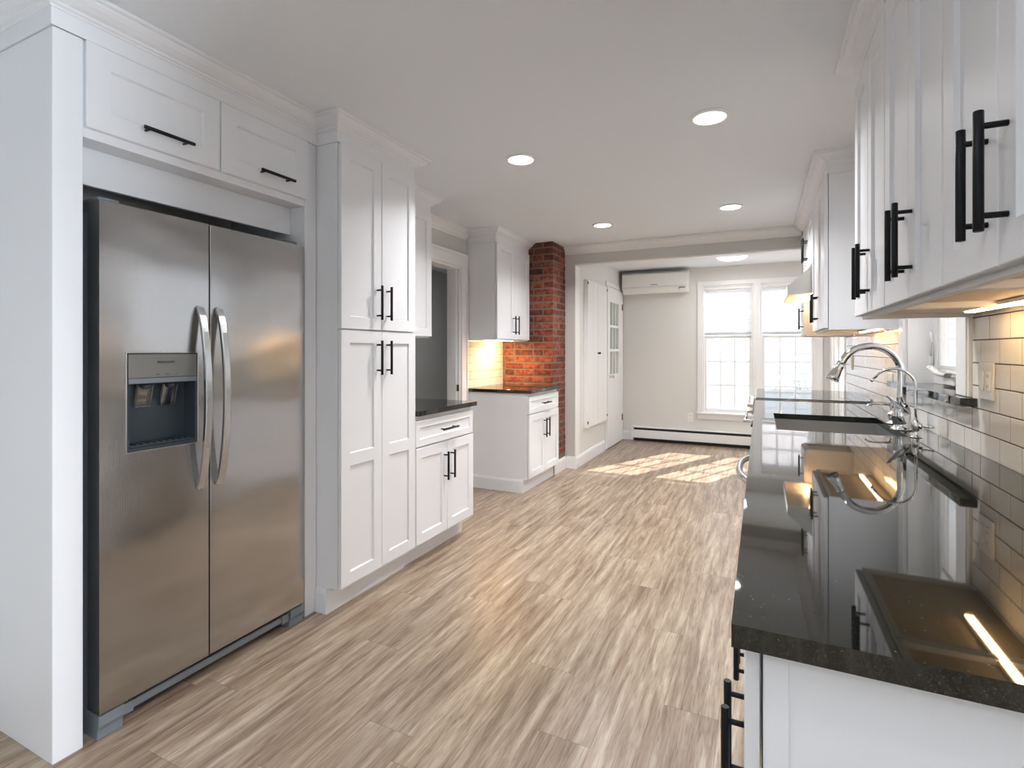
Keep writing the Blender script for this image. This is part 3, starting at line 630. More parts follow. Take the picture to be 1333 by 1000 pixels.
# cut the sink cabinet box down so that the bowl fits
def recut(t, w, d, x0, x1, y0, y1, zb):
    for c in t.children:
        if c.name.startswith('body'):
            mb = MB(); xs = [-w / 2 + .0005, x0, x1, w / 2 - .0005]; ys = [0, y0, y1, d]
            mb.grid(xs, ys, [0.12, zb, 0.884], lambda x, y, z: not (z > zb and x0 < x < x1 and y0 < y < y1))
            old = c.data; bmesh.ops.recalc_face_normals(mb.b, faces=mb.b.faces); mb.b.to_mesh(old); mb.b.free()
recut(t_, 0.85, BD - .002, 2.585 - 2.995, 3.285 - 2.995, XR - 0.56, XR - 0.05, 0.66)
def sink():
    x0, x1, y0, y1 = HO[0] - .004, HO[1] + .004, HO[2] - .004, HO[3] + .004; zt, zb = 0.8845, 0.69
    t = thing('sink', 'rectangular undermount stainless steel sink set in the black counter', 'sink', ((x0 + x1) / 2, (y0 + y1) / 2, zb)); T = Matrix.Translation((-(x0 + x1) / 2, -(y0 + y1) / 2, -zb))
    mb = MB(); mb.T = T; k = 0.004
    mb.grid([x0 - k, x0, x1, x1 + k], [y0 - k, y0, y1, y1 + k], [zb - k, zb, zt], lambda x, y, z: not (z > zb and x0 < x < x1 and y0 < y < y1))
    es = [e for e in mb.b.edges if len(e.link_faces) == 2 and all(x0 - 1e-5 <= (v.co.x + (x0 + x1) / 2) <= x1 + 1e-5 and y0 - 1e-5 <= (v.co.y + (y0 + y1) / 2) <= y1 + 1e-5 for v in e.verts) and e.calc_face_angle(0) > 1 and not all(v.co.z > zt - zb - 1e-4 for v in e.verts)]
    bmesh.ops.bevel(mb.b, geom=es, offset=0.02, segments=4, affect='EDGES', profile=0.5)
    mb.build('bowl', 'sink', t)
    mb = MB(); mb.T = T; mb.lathe(((x0 + x1) / 2 + .08, (y0 + y1) / 2, zb + .0006), [(0.044, 0), (0.042, 0.003), (0.034, 0.003), (0.03, 0.0015), (0.012, 0.0015), (0.01, 0.004)]); mb.build('drain', 'chrome', t)
sink()
# ------------------------------------------------------------------ faucets
def arc(c, r, a0, a1, n, ax):   # arc in the vertical plane containing unit plan vector ax
    return [(c[0] + ax[0] * r * math.cos(a0 + (a1 - a0) * i / n), c[1] + ax[1] * r * math.cos(a0 + (a1 - a0) * i / n), c[2] + r * math.sin(a0 + (a1 - a0) * i / n)) for i in range(n + 1)]
def faucet():
    t = thing('faucet', 'tall chrome gooseneck faucet with pull-down spray head behind the sink', 'faucet', (0.566, 2.835, CT + 0.0005))
    mb = MB(); mb.lathe((0, 0, 0), [(0.042, 0), (0.042, 0.005), (0.034, 0.009), (0.030, 0.014), (0.032, 0.03), (0.035, 0.055), (0.034, 0.085), (0.028, 0.10), (0.023, 0.112)]); mb.build('base', 'chrome', t)
    mb = MB(); ax = (-0.985, -0.17); R = 0.122; cz = 0.250
    pts = [(0, 0, 0.10), (0, 0, 0.15), (0, 0, 0.21), (0, 0, cz)] + [(ax[0] * R * (1 - math.cos(a)), ax[1] * R * (1 - math.cos(a)), cz + R * math.sin(a)) for a in [PI * 0.87 * i / 20 for i in range(1, 21)]]
    pts.append(tuple(Vector(pts[-1]) + (Vector(pts[-1]) - Vector(pts[-2])).normalized() * 0.012))
    mb.tube(pts, [0.0185, 0.0178, 0.017, 0.0165] + [0.0155] * 21, 18); mb.build('spout', 'chrome', t)
    e = Vector(pts[-1]); d = (Vector(pts[-1]) - Vector(pts[-2])).normalized()
    mb = MB(); mb.tube([e - d * 0.002, e + d * 0.003, e + d * 0.01, e + d * 0.03, e + d * 0.060, e + d * 0.078, e + d * 0.080], [0.015, 0.0180, 0.0180, 0.0195, 0.0255, 0.0285, 0.024], 20); mb.build('spray_head', 'chrome', t)
    mb = MB(); c = Vector((0, 0, 0.098))   # lever blade, raised toward the sink side
    p0 = Vector((0.022, -0.012, 0.072)); p1 = Vector((-0.06, -0.035, 0.152)); pts = [p0 + (p1 - p0) * k for k in (0, .15, .4, .7, .9, 1)]
    mb.tube(pts, [0.012, 0.025, 0.024, 0.018, 0.011, 0.004], 14, flat=(1, 0.45)); mb.build('lever', 'chrome', t)
    return t
faucet()
def filter_faucet():
    t = thing('filter_faucet', 'small thin chrome water filter faucet nearest the tile wall', 'faucet', (0.568, 2.605, CT + 0.0005))
    mb = MB(); mb.lathe((0, 0, 0), [(0.020, 0), (0.020, 0.003), (0.012, 0.006), (0.012, 0.03), (0.014, 0.034), (0.014, 0.060), (0.011, 0.066), (0.008, 0.070)]); mb.build('base', 'chrome', t)
    mb = MB(); R = 0.072; cz = 0.205; ax = (-0.97, 0.2); pts = [(0, 0, 0.066), (0, 0, 0.12), (0, 0, cz)] + [(ax[0] * R * (1 - math.cos(a)), ax[1] * R * (1 - math.cos(a)), cz + R * math.sin(a)) for a in [PI * 0.80 * i / 16 for i in range(1, 17)]]
    e = Vector(pts[-1]); d = (e - Vector(pts[-2])).normalized(); pts.append(tuple(e + d * 0.022))
    mb.tube(pts, 0.0056, 12); mb.tube([e + d * .022, e + d * .034], [0.0072, 0.0072], 12); mb.build('spout', 'chrome', t)
    mb = MB(); mb.tube([(0.010, -0.006, 0.046), (0.02, -0.012, 0.046)], [0.011, 0.011], 14); mb.tube([(0.02, -0.012, 0.046), (0.055, -0.030, 0.047)], [0.004, 0.0032], 8); mb.build('lever', 'chrome', t)
filter_faucet()
def soap():
    t = thing('soap_dispenser', 'short chrome soap dispenser with thin spout on the far side of the faucet', 'soap dispenser', (0.572, 3.04, CT + 0.0005))
    mb = MB(); mb.lathe((0, 0, 0), [(0.024, 0), (0.024, 0.004), (0.015, 0.008), (0.014, 0.03), (0.019, 0.034), (0.019, 0.052), (0.010, 0.056), (0.010, 0.078), (0.014, 0.08), (0.014, 0.098), (0.010, 0.102)]); mb.build('pump', 'chrome', t)
    mb = MB(); mb.tube([(-0.008, 0, 0.09), (-0.07, -0.01, 0.094), (-0.098, -0.014, 0.090), (-0.112, -0.016, 0.078)], [0.0045, 0.004, 0.004, 0.0035], 10); mb.build('spout', 'chrome', t)
soap()
# ------------------------------------------------------------------ range
def stove():
    Y0, Y1 = 4.17, 4.93; yc = (Y0 + Y1) / 2; w = Y1 - Y0
    t = thing('range', 'stainless slide-in range with black glass cooktop and front knobs', 'stove', (XR - 0.012, yc, 0), PI / 2); d = 0.70
    mb = MB(); mb.box(-w / 2 + .002, w / 2 - .002, 0, d - 0.03, 0.03, 0.900, 0.001); mb.build('body', 'darkplastic', t)
    mb = MB(); mb.box(-w / 2 + .008, w / 2 - .008, 0.004, d - 0.004, 0.9185, 0.924, 0.0015); mb.build('cooktop_glass', 'glossblack', t)
    mb = MB(); mb.box(-w / 2 - .002, w / 2 + .002, 0.0, d + 0.006, 0.9155, 0.9183, 0.0008); mb.box(-w / 2 - .002, w / 2 + .002, 0.0, 0.0035, 0.9183, 0.94, .0008); mb.build('cooktop_trim', 'steelh', t)
    mb = MB(); mb.prism([(d - 0.029, 0.80), (d + 0.024, 0.80), (d + 0.006, 0.915), (d - 0.029, 0.915)], -w / 2 + .003, w / 2 - .003, 'x'); cp = mb.build('control_panel', 'steel', t)
    for k in range(5):
        mb = MB(); mb.lathe((-0.30 + k * 0.15, d + 0.0165, 0.862), [(0.026, 0), (0.026, 0.005), (0.021, 0.008), (0.020, 0.034), (0.017, 0.038)], axis=(0, 0.988, 0.154)); mb.build('knob', 'steelh', cp)
    mb = MB(); mb.box(-w / 2 + .004, w / 2 - .004, d - 0.028, d + 0.016, 0.22, 0.795, 0.004); dr = mb.build('oven_door', 'steel', t)
    mb = MB(); mb.box(-0.25, 0.25, d + 0.0165, d + 0.0185, 0.36, 0.65, 0.0008); mb.build('window', 'glossblack', dr)
    mb = MB(); mb.tube([(-w / 2 + .03, d + 0.070, 0.745), (w / 2 - .03, d + 0.070, 0.745)], 0.0125, 14)
    for s_ in (-1, 1): mb.box(s_ * (w / 2 - .05) - .012, s_ * (w / 2 - .05) + .012, d + 0.0165, d + 0.066, 0.735, 0.757, .003)
    mb.build('handle', 'steelh', dr)
    mb = MB(); mb.box(-w / 2 + .004, w / 2 - .004, d - 0.028, d + 0.014, 0.05, 0.215, 0.004); mb.build('drawer', 'steel', t)
    for sx in (-1, 1):
        for yy in (0.06, d - 0.1):
            mb = MB(); mb.lathe((sx * (w / 2 - .05), yy, 0), [(0.018, 0), (0.018, 0.0295)], n=12); mb.build('foot', 'darkplastic', t)
stove()
# ------------------------------------------------------------------ right uppers
UD = XR - 0.001 - 0.347
for (Y0, Y1, lab) in ((0.762, 1.291, 'white two-door wall cabinet nearest the camera above the near end of the long counter'),
                      (1.293, 1.821, 'white two-door wall cabinet in the middle of the three before the sink window'),
                      (1.823, 2.350, 'white two-door wall cabinet just before the sink window')):
    upper('R', 'wall_cabinet', Y0, Y1, 1.385, UD, lab, hz=1.532, crn=False)
# one run of crown over the three near uppers, as part-like trim of the setting
def run_crown(name, Y0, Y1, label, a=True, b=True):
    yc = (Y0 + Y1) / 2; t = thing(name, label, 'crown moulding', (XR - .001, yc, 0), PI / 2); w = Y1 - Y0
    c = crown(t, w, UD + 0.002, z0=2.2625, side_a=a, side_b=b); c.parent = None; c.location = t.location; c.rotation_euler = t.rotation_euler
    bpy.data.objects.remove(t); c.name = name; tag(c, label, 'crown moulding')
run_crown('crown_moulding', 0.762, 2.350, 'white crown moulding over the three near wall cabinets on the right')
upper('R', 'wall_cabinet', 3.41, 4.155, 1.385, UD, 'white two-door wall cabinet between the sink window and the range hood', hz=1.532, crn=False)
upper('R', 'wall_cabinet', 4.158, 4.942, 1.875, UD, 'short white two-door cabinet directly over the range hood', hz=2.03, crn=False, soffit=False)
upper('R', 'wall_cabinet', 4.945, 5.31, 1.385, UD, 'narrow single-door white wall cabinet past the range hood', doors=1, hsingle=-0.13, hz=1.532, crn=False)
run_crown('crown_moulding', 3.41, 5.245, 'white crown moulding over the far right wall cabinets and hood', b=False)
def hood():
    Y0, Y1 = 4.172, 4.928; yc = (Y0 + Y1) / 2; w = Y1 - Y0
    t = thing('range_hood', 'white sloped range hood with lit warm underside above the range', 'range hood', (XR - .010, yc, 1.665), PI / 2)
    mb = MB(); poly_o = [(0, 0), (0.495, 0), (0.495, 0.062), (UD - .005, 0.208), (0, 0.208)]
    # shell: top solid, hollow below
    mb.prism([(0, 0.05), (0.485, 0.05), (0.495, 0.062), (UD - .005, 0.208), (0, 0.208)], -w / 2, w / 2, 'x')
    mb.box(-w / 2, -w / 2 + .006, 0.0, 0.495, 0, 0.0505); mb.box(w / 2 - .006, w / 2, 0.0, 0.495, 0, 0.0505); mb.box(-w / 2 + .006, w / 2 - .006, 0.488, 0.495, 0, 0.062)
    mb.box(-w / 2 + .006, w / 2 - .006, 0, 0.006, 0, 0.0505)
    mb.build('shell', 'ac', t)
    mb = MB(); mb.box(-0.18, 0.18, 0.08, 0.33, 0.040, 0.0495, 0.001); mb.build('filter', 'steelh', t)
    for s_ in (-1, 1):
        mb = MB(); mb.lathe((s_ * 0.28, 0.33, 0.049), [(0.012, 0), (0.018, 0.004), (0.026, 0.018), (0.024, 0.034), (0.012, 0.044), (0.002, 0.047)], axis=(0, 0, -1), n=16); mb.build('bulb', 'bulb', t)
hood()
# under-cabinet lights
def bar(Y0, Y1, x, z, label, w=0.028, side='R', group='warm under-cabinet light bars'):
    t = thing('under_cabinet_light', label, 'light', (x, (Y0 + Y1) / 2, z), 0); l = Y1 - Y0
    mb = MB(); mb.box(-w / 2, w / 2, -l / 2, l / 2, -0.004, 0.006, 0.001); mb.build('housing', 'plate', t)
    mb = MB(); mb.box(-w / 2 + .003, w / 2 - .003, -l / 2 + .01, l / 2 - .01, -0.0085, -0.0043, 0.001); mb.build('diffuser', 'warm', t)
bar(0.80, 1.28, 0.585, 1.393, 'warm light bar under the wall cabinet nearest the camera')
bar(1.32, 2.08, 0.585, 1.393, 'warm light bar under the wall cabinets before the sink window')
bar(3.46, 4.10, 0.60, 1.393, 'warm light bar under the wall cabinet before the range hood')
bar(4.28, 4.88, -2.33, 1.370, 'warm light bar under the wall cabinet beside the brick chimney')
area('under_cabinet_glow', (-2.33, 4.60, 1.355), (-2.36, 4.68, 0.9), 0.04, 0.5, 8, (1.0, 0.62, 0.28))
# ------------------------------------------------------------------ sink window
def window_sink():
    x0, x1 = XR + 0.106, XR + 0.15
    t = thing('window_3', 'white casement window above the sink', 'window', (XR + 0.12, (K0 + K1) / 2, KZ0)); t.location = (0, 0, 0); t['kind'] = 'structure'
    mb = MB()   # lining
    mb.grid([XR - 0.0005, XR + 0.119], [K0 + .0005, K0 + 0.012, K1 - 0.012, K1 - .0005], [KZ0 + 0.0005, KZ1 - 0.012, KZ1 - .0005], lambda x, y, z: not (K0 + .012 < y < K1 - .012 and z < KZ1 - .012))
    mb.build('lining', 'trim', t)
    mb = MB()   # casing boards
    for (a, b) in ((2.338, K0), (K1, 3.372)):
        mb.box(XR - 0.019, XR - 0.0005, a, b, KZ0 + .001, KZ1 + 0.1, 0.0015)
        if a < 3: mb.box(XR - 0.024, XR - 0.0192, a + 0.012, a + .022, KZ0 + .001, KZ1 + .1, .001)
    mb.box(XR - 0.019, XR - 0.0005, K0, K1, KZ1, KZ1 + 0.1, 0.0015); mb.build('casing', 'trim', t)
    mb = MB(); c = K0 + .012; e = K1 - .012; mid = (c + e) / 2; zt = KZ1 - .012
    ys = [c, c + .055, mid - .045, mid + .045, e - .055, e]; zs = [KZ0 + .001, KZ0 + .075, zt - .055, zt]
    mb.grid([x0, x0 + .012, x0 + .045], ys, zs, lambda x, y, z: not (zs[1] < z < zs[2] and (ys[1] < y < ys[2] or ys[3] < y < ys[4])))
    for (a, b) in ((ys[1], ys[2]), (ys[3], ys[4])):
        mb.box(x0 + .004, x0 + .03, a, a + .02, zs[1], zs[2], .003); mb.box(x0 + .004, x0 + .03, b - .02, b, zs[1], zs[2], .003); mb.box(x0 + .004, x0 + .03, a + .02, b - .02, zs[1], zs[1] + .02, .003)
        mb.box(x0 + .012, x0 + .026, a + .02, b - .02, 1.62, 1.636, .002)
    mb.build('frame', 'trim', t)
    mb = MB()
    for (a, b) in ((ys[1], ys[2]), (ys[3], ys[4])): mb.box(x0 + .018, x0 + .021, a + .002, b - .002, zs[1] + .002, zs[2] - .002)
    mb.build('pane', 'glass', t)
    mb = MB()   # folding crank handle on the bottom rail
    z = KZ0 + .052; xx = x0 - 0.012
    mb.box(x0 - .022, x0 + .001, mid + .02, mid + .17, KZ0 + .004, KZ0 + .045, .006)
    mb.tube([(xx - .01, mid + .10, z), (xx - .022, mid + .02, z + .016), (xx - .022, mid - .06, z + .018), (xx - .02, mid - .16, z + .01), (xx - .02, mid - .26, z)], [.015, .015, .015, .013, .012], 10, flat=(1, .8))
    mb.tube([(xx - .01, mid + .10, z), (xx - .03, mid + .16, z + .004), (xx - .045, mid + .22, z + .03)], [.015, .012, .017], 10, flat=(1, .8)); mb.build('crank', 'plate', t)
    mb = MB(); mb.box(XR + 0.085, XR + 0.10, K1 - .024, K1 - .0125, 1.20, 1.245, .003); mb.tube([(XR + .092, K1 - .022, 1.24), (XR + .092, K1 - .03, 1.32), (XR + .088, K1 - .026, 1.36)], [.005, .004, .003], 8); mb.build('latch', 'plate', t)
window_sink()
mb = MB(); mb.grid([XR - .055, XR - .0085, XR - .0005, XR + .118], [2.292, K0 + .001, K1 - .001, 3.44], [1.0735, KZ0], lambda x, y, z: x < XR - .008 or (K0 + .001 < y < K1 - .001))
tag(mb.build('window_sill', 'granite'), 'black granite window sill ledge above the tiles behind the faucet', 'window sill')
# ------------------------------------------------------------------ sunroom windows
def dh_window(idx, X0, X1, label, axis='y', z0=WZ[0], z1=WZ[1], shade=True):
    t = thing('window_%d' % idx, label, 'window'); t['kind'] = 'structure'
    if axis == 'y': F = lambda x, d: (x, YF + d)
    else: F = lambda x, d: (XSR + d, x)
    def bx(mb, a0, a1, d0, d1, zz0, zz1, bev=0.001):
        p = F(a0, d0); q = F(a1, d1); mb.box(p[0], q[0], p[1], q[1], zz0, zz1, bev)
    e = .0006; mb = MB()
    bx(mb, X0 + e, X0 + .018, .001, .118, z0, z1 - e); bx(mb, X1 - .018, X1 - e, .001, .118, z0, z1 - e); bx(mb, X0 + .018, X1 - .018, .001, .118, z1 - .018, z1 - e); bx(mb, X0 + .018, X1 - .018, .001, .118, z0, z0 + .012)
    mb.build('frame', 'trim', t)
    zm = 1.447
    for (a, b, d0) in ((z0 + .013, zm + .018, .045), (zm - .018, z1 - .019, .082)):
        xs0, xs1 = X0 + .019, X1 - .019; st = .030; bot = .042 if a < 1 else .035; mb = MB()
        bx(mb, xs0, xs0 + st, d0, d0 + .034, a, b); bx(mb, xs1 - st, xs1, d0, d0 + .034, a, b); bx(mb, xs0 + st, xs1 - st, d0, d0 + .034, a, a + bot); bx(mb, xs0 + st, xs1 - st, d0, d0 + .034, b - .034, b)
        g0, g1, h0, h1 = xs0 + st, xs1 - st, a + bot, b - .034
        for k in (1, 2):
            xm = g0 + (g1 - g0) * k / 3; bx(mb, xm - .008, xm + .008, d0 + .006, d0 + .028, h0, h1, .001)
            zz = h0 + (h1 - h0) * k / 3; bx(mb, g0, g1, d0 + .007, d0 + .027, zz - .008, zz + .008, .001)
        s_ = mb.build('sash', 'trim', t)
        mb = MB(); bx(mb, g0, g1, d0 + .016, d0 + .019, h0, h1, 0); mb.build('pane', 'glass', s_)
    return t, F, bx
dh_window(1, W1[0], W1[1], 'left of the two white double-hung windows in the sunroom far wall')
dh_window(2, W2[0], W2[1], 'right of the two white double-hung windows in the sunroom far wall')
dh_window(4, S0, S1, 'double-hung side window in the right sunroom wall', axis='x')
def wcasing(name, boxes, label):
    mb = MB()
    for b in boxes: mb.box(*b, 0.0015)
    struct(mb, name, 'trim', label, 'window casing')
y_ = YF - .018; f_ = YF - .0005
wcasing('trim_6', [(W1[0] - .065, W1[0], y_, f_, WZ[0], WZ[1]), (W1[1], W2[0], y_, f_, WZ[0], WZ[1]), (W2[1], W2[1] + .068, y_, f_, WZ[0], WZ[1]), (W1[0] - .065, W2[1] + .068, y_, f_, WZ[1], WZ[1] + .06),
                   (W1[0] - .085, W2[1] + .085, YF - .045, f_, WZ[0] - .022, WZ[0]), (W1[0] - .065, W2[1] + .068, y_, f_, WZ[0] - .09, WZ[0] - .0225), (-.055, -.03, YF - .026, y_ - .0005, WZ[0], WZ[1])], 'white casing, stool and apron around the two sunroom windows')
x_ = XSR - .018; g_ = XSR - .0005
wcasing('trim_7', [(x_, g_, S0 - .07, S0, WZ[0], WZ[1]), (x_, g_, S1, S1 + .07, WZ[0], WZ[1]), (x_, g_, S0 - .07, S1 + .07, WZ[1], WZ[1] + .06), (XSR - .04, g_, S0 - .08, S1 + .08, WZ[0] - .022, WZ[0])], 'white casing of the sunroom side window')
def shade(X0, X1, label):
    t = thing('window_shade', label, 'window shade', ((X0 + X1) / 2, YF + .02, 1.48), 0, 'half-drawn cellular shades'); w = (X1 - X0) / 2
    mb = MB(); z = 0.028; n = 0; P = []; top = 2.108 - 1.48 - .03
    k = int((top - z) / 0.019)
    pf = [( -.007 if i % 2 else .003, z + (top - z) * i / (2 * k)) for i in range(2 * k + 1)]; pb = [(-(y) + .001 + .002, zz) for y, zz in reversed(pf)]
    A = [mb.v((-w, y, zz)) for y, zz in pf]; B = [mb.v((w, y, zz)) for y, zz in pf]
    for i in range(len(pf) - 1): mb.face([A[i], B[i], B[i + 1], A[i + 1]])
    A2 = [mb.v((-w, y, zz)) for y, zz in pb]; B2 = [mb.v((w, y, zz)) for y, zz in pb]
    for i in range(len(pf) - 1): mb.face([A2[i], B2[i], B2[i + 1], A2[i + 1]])
    mb.build('fabric', 'shade', t)
    mb = MB(); mb.box(-w, w, -.018, .014, -0.008, 0.027, .003); mb.build('bottom_rail', 'rail', t)
    mb = MB(); mb.box(-w, w, -.016, .016, top, top + .029, .002); mb.build('head_rail', 'plate', t)
shade(W1[0] + .022, W1[1] - .022, 'white cellular shade lowered over the top half of the left sunroom window')
shade(W2[0] + .022, W2[1] - .022, 'white cellular shade lowered over the top half of the right sunroom window')
# ------------------------------------------------------------------ air conditioner
def ac():
    t = thing('air_conditioner', 'white wall-mounted split air conditioner high on the sunroom far wall', 'air conditioner', (-1.30, YF - .001, 2.045)); w = .435
    mb = MB(); prof = [(0, .015), (0, .29), (-.10, .295), (-.205, .275), (-.222, .255), (-.224, .10), (-.220, .075), (-.218, .073), (-.212, .055), (-.175, .006), (-.14, 0)]
    mb.prism(prof, -w, w, 'x'); es = [e for e in mb.b.edges if abs(e.verts[0].co.x - e.verts[1].co.x) < 1e-6]
    bmesh.ops.bevel(mb.b, geom=es, offset=.006, segments=3, affect='EDGES', profile=.5); mb.build('body', 'ac', t)
    mb = MB(); mb.box(-w + .01, w - .01, -.2252, -.2245, .083, .086); mb.box(-w + .002, -w + .004 + .006, -.2195, -.205, .03, .045); mb.build('seam', 'greyplastic', t)
    mb = MB(); mb.prism([(-.214, .058), (-.178, .009), (-.182, .005), (-.2185, .055)], -w + .03, w - .13, 'x'); mb.build('louver', 'plate', t)
    mb = MB(); mb.box(-.045, .045, -.2262, -.2248, .108, .117); mb.build('logo', 'greyplastic', t)
    mb = MB(); mb.prism([(-.2215, .069), (-.2155, .054), (-.2175, .052), (-.2245, .068)], w - .11, w - .03, 'x'); mb.box(w - .115, w - .11, -.222, -.19, .03, .065); mb.build('indicator', 'greyplastic', t)
ac()
# ------------------------------------------------------------------ baseboard heater
def heater():
    t = thing('baseboard_heater', 'long white baseboard heater under the sunroom windows', 'heater', (-.45, YF - .001, 0)); x0, x1 = -1.165, 1.18
    mb = MB(); mb.box(x0, x1, -.012, 0, .02, .20, .001); mb.prism([(-.001, .20), (-.045, .199), (-.052, .192), (-.052, .188), (-.044, .194), (-.001, .194)], x0, x1, 'x'); mb.prism([(-.064, .045), (-.060, .045), (-.060, .155), (-.066, .158), (-.066, .05)], x0, x1, 'x'); mb.build('cover', 'trim', t)
    mb = MB(); mb.box(x0 + .01, x1 - .01, -.050, -.013, .004, .178); mb.build('fins_and_shade', 'gap_shade', t)  # one near-black block for the fins and the shade in the heater slots
    for (a, b) in ((x0 - .03, x0 - .0005),): mb = MB(); mb.box(a, b, -.070, 0, .01, .205, .003); mb.build('end_cap', 'trim', t)
heater()
# ------------------------------------------------------------------ board cupboard + glazed door on the sunroom left wall
def board():
    t = thing('wall_cupboard', 'tall shallow white cupboard of vertical boards on the sunroom left wall', 'cupboard', (XS, 6.02, .39), -PI / 2)
    mb = MB(); mb.box(-.415, .415, .0005, .022, 0, 1.675, .001); mb.build('backing_frame', 'trim', t)
    for s_ in (-1, 1):
        mb = MB(); n = 2; x0, x1 = (.003, .405) if s_ > 0 else (-.405, -.003); ws = (x1 - x0) / n
        for k in range(n): mb.box(x0 + k * ws + .003, x0 + (k + 1) * ws - .003, .0265, .046, .004, 1.671, .003)
        mb.box(x0, x1, .0225, .030, .004, 1.671); d = mb.build('door', 'trim', t)
        mb = MB(); mb.lathe((s_ * .024, .0465, .845), [(.006, 0), (.006, .01), (.013, .016), (.014, .022), (.008, .027)], axis=(0, 1, 0), n=14); mb.build('knob', 'black', d)
        for zz in (.05, 1.62): 
            mb = MB(); mb.box(x0 + (.385 if s_ > 0 else -.012), x0 + (.42 if s_ > 0 else .018), .0465, .050, zz, zz + .03, .001); mb.build('hinge', 'black' if s_ < 0 or zz < 1 else 'black', d)
board()
def glazed_door():
    t = thing('door_1', 'white door with nine small panes in the sunroom left corner', 'door', (XS, 6.895, 0), -PI / 2); t['kind'] = 'structure'; w = .38; d0, d1 = .003, .030
    g0, g1, gz0, gz1 = -.185, .262, .955, 1.90   # local x runs towards -Y
    mb = MB(); xs = [-w, g0, g1, w]; mb.grid(xs, [d0, d1], [.012, gz0, gz1, 2.09], lambda x, y, z: not (g0 < x < g1 and gz0 < z < gz1))
    for k in (1, 2): xm = g0 + (g1 - g0) * k / 3; mb.box(xm - .012, xm + .012, d0 + .006, d1 - .001, gz0, gz1, .002)
    for k in (1, 2): zz = gz0 + (gz1 - gz0) * k / 3; mb.box(g0, g1, d0 + .007, d1 - .002, zz - .016, zz + .016, .002)
    mb.build('leaf', 'trim', t)
    mb = MB(); mb.box(g0, g1, d0 + .002, d0 + .005, gz0, gz1); mb.build('pane', 'doorglass', t)
    mb = MB(); mb.lathe((.275, d1 + .0005, .93), [(.024, 0), (.024, .004), (.010, .008), (.010, .022), (.022, .030), (.026, .040), (.022, .050), (.010, .054)], axis=(0, 1, 0), n=18); mb.build('knob', 'chrome', t)
    for zz in (.29, 1.83): mb = MB(); mb.box(-w - .012, -w + .016, d1 + .0005, d1 + .005, zz, zz + .085, .001); mb.tube([(-w + .002, d1 + .006, zz), (-w + .002, d1 + .006, zz + .085)], .006, 8); mb.build('hinge', 'brass', t)
    mb = MB(); mb.box(-w - .10, -w - .014, .001, .020, 0, 2.0995, .002); mb.box(w + .004, w + .022, .001, .020, 0, 2.0995, .002); mb.box(-w - .10, w + .022, .001, .022, 2.10, 2.15, .002); mb.build('frame', 'trim', t)
glazed_door()
# ------------------------------------------------------------------ electrical plates
def plate_box(mb, w, h): mb.box(-w / 2, w / 2, 0, .006, -h / 2, h / 2, .002, seg=2)
def outlet():
    t = thing('wall_outlet', 'white duplex outlet low on the far wall left of the windows', 'outlet', (-.855, YF - .0005, .36), PI)
    mb = MB(); plate_box(mb, .075, .12); mb.build('plate', 'plate', t)
    for s_ in (-1, 1):
        mb = MB(); mb.box(-.017, .017, .0062, .0085, s_ * .03 - .014, s_ * .03 + .014, .003); r = mb.build('receptacle', 'plate', t)
        mb = MB(); mb.box(-.008, -.006, .0086, .0089, s_ * .03 - .006, s_ * .03 + .006); mb.box(.006, .008, .0086, .0089, s_ * .03 - .006, s_ * .03 + .006); mb.build('slots', 'ink', r)
outlet()
def switch():
    t = thing('light_switch', 'white double plate with rocker switch and outlet on the tiles by the sink window', 'switch', (XR - .0085, 2.20, 1.168), PI / 2)
    mb = MB(); plate_box(mb, .118, .122); mb.build('plate', 'plate', t)
    mb = MB(); mb.box(.010, .044, .0062, .0105, -.034, .034, .003); mb.build('rocker', 'plate', t)
    mb = MB(); mb.box(-.044, -.010, .0062, .0095, -.034, .034, .003); r = mb.build('receptacle', 'plate', t)
    mb = MB()
    for s_ in (-1, 1): mb.box(-.034, -.032, .0096, .0099, s_ * .017 - .005, s_ * .017 + .005); mb.box(-.022, -.020, .0096, .0099, s_ * .017 - .005, s_ * .017 + .005)
    mb.build('slots', 'ink', r)
switch()
t = thing('wall_outlet', 'narrow beige outlet plate on the tiles past the range', 'outlet', (XR - .0085, 4.98, 1.17), PI / 2)
mb = MB(); plate_box(mb, .075, .12); mb.build('plate', 'plate', t)
mb = MB(); mb.box(-.017, .017, .0062, .0085, -.045, .045, .003); mb.build('receptacle', 'plate', t)
t = thing('wall_outlet', 'white outlet on the tiles just past the sink window, low behind the faucet', 'outlet', (XR - .0085, 3.60, 1.10), PI / 2)
mb = MB(); plate_box(mb, .118, .075); mb.build('plate', 'plate', t)
mb = MB(); mb.box(-.045, .045, .0062, .0085, -.017, .017, .003); mb.build('receptacle', 'plate', t)
# ------------------------------------------------------------------ ceiling lights
def downlight(x, y, label, power=12):
    t = thing('recessed_light', label, 'ceiling light', (x, y, H - .0005), 0, 'recessed ceiling lights')
    mb = MB(); n = 32; pr = [(.072, 0), (.092, 0), (.092, -.003), (.086, -.007), (.075, -.007)]
    rings = [[mb.v((r * math.cos(2 * PI * k / n), r * math.sin(2 * PI * k / n), z)) for k in range(n)] for r, z in pr]
    for i in range(len(pr)):
        A, B = rings[i], rings[(i + 1) % len(pr)]
        for k in range(n): f = mb.face([A[k], A[(k + 1) % n], B[(k + 1) % n], B[k]]); f.smooth = True
    mb.build('trim_ring', 'trim', t)
    mb = MB(); mb.lathe((0, 0, 0), [(.0745, 0), (.0745, -.004), (.05, -.006), (.01, -.007)], n=32); mb.build('lens', 'lens', t)
    l = bpy.data.lights.new('recessed_lamp', 'AREA'); l.shape = 'DISK'; l.size = 0.13; l.spread = 2.4; l.energy = power; l.color = (1.0, 0.99, 0.985)
    o = bpy.data.objects.new('recessed_lamp', l); COL.objects.link(o); o.location = (x, y, H - .010)
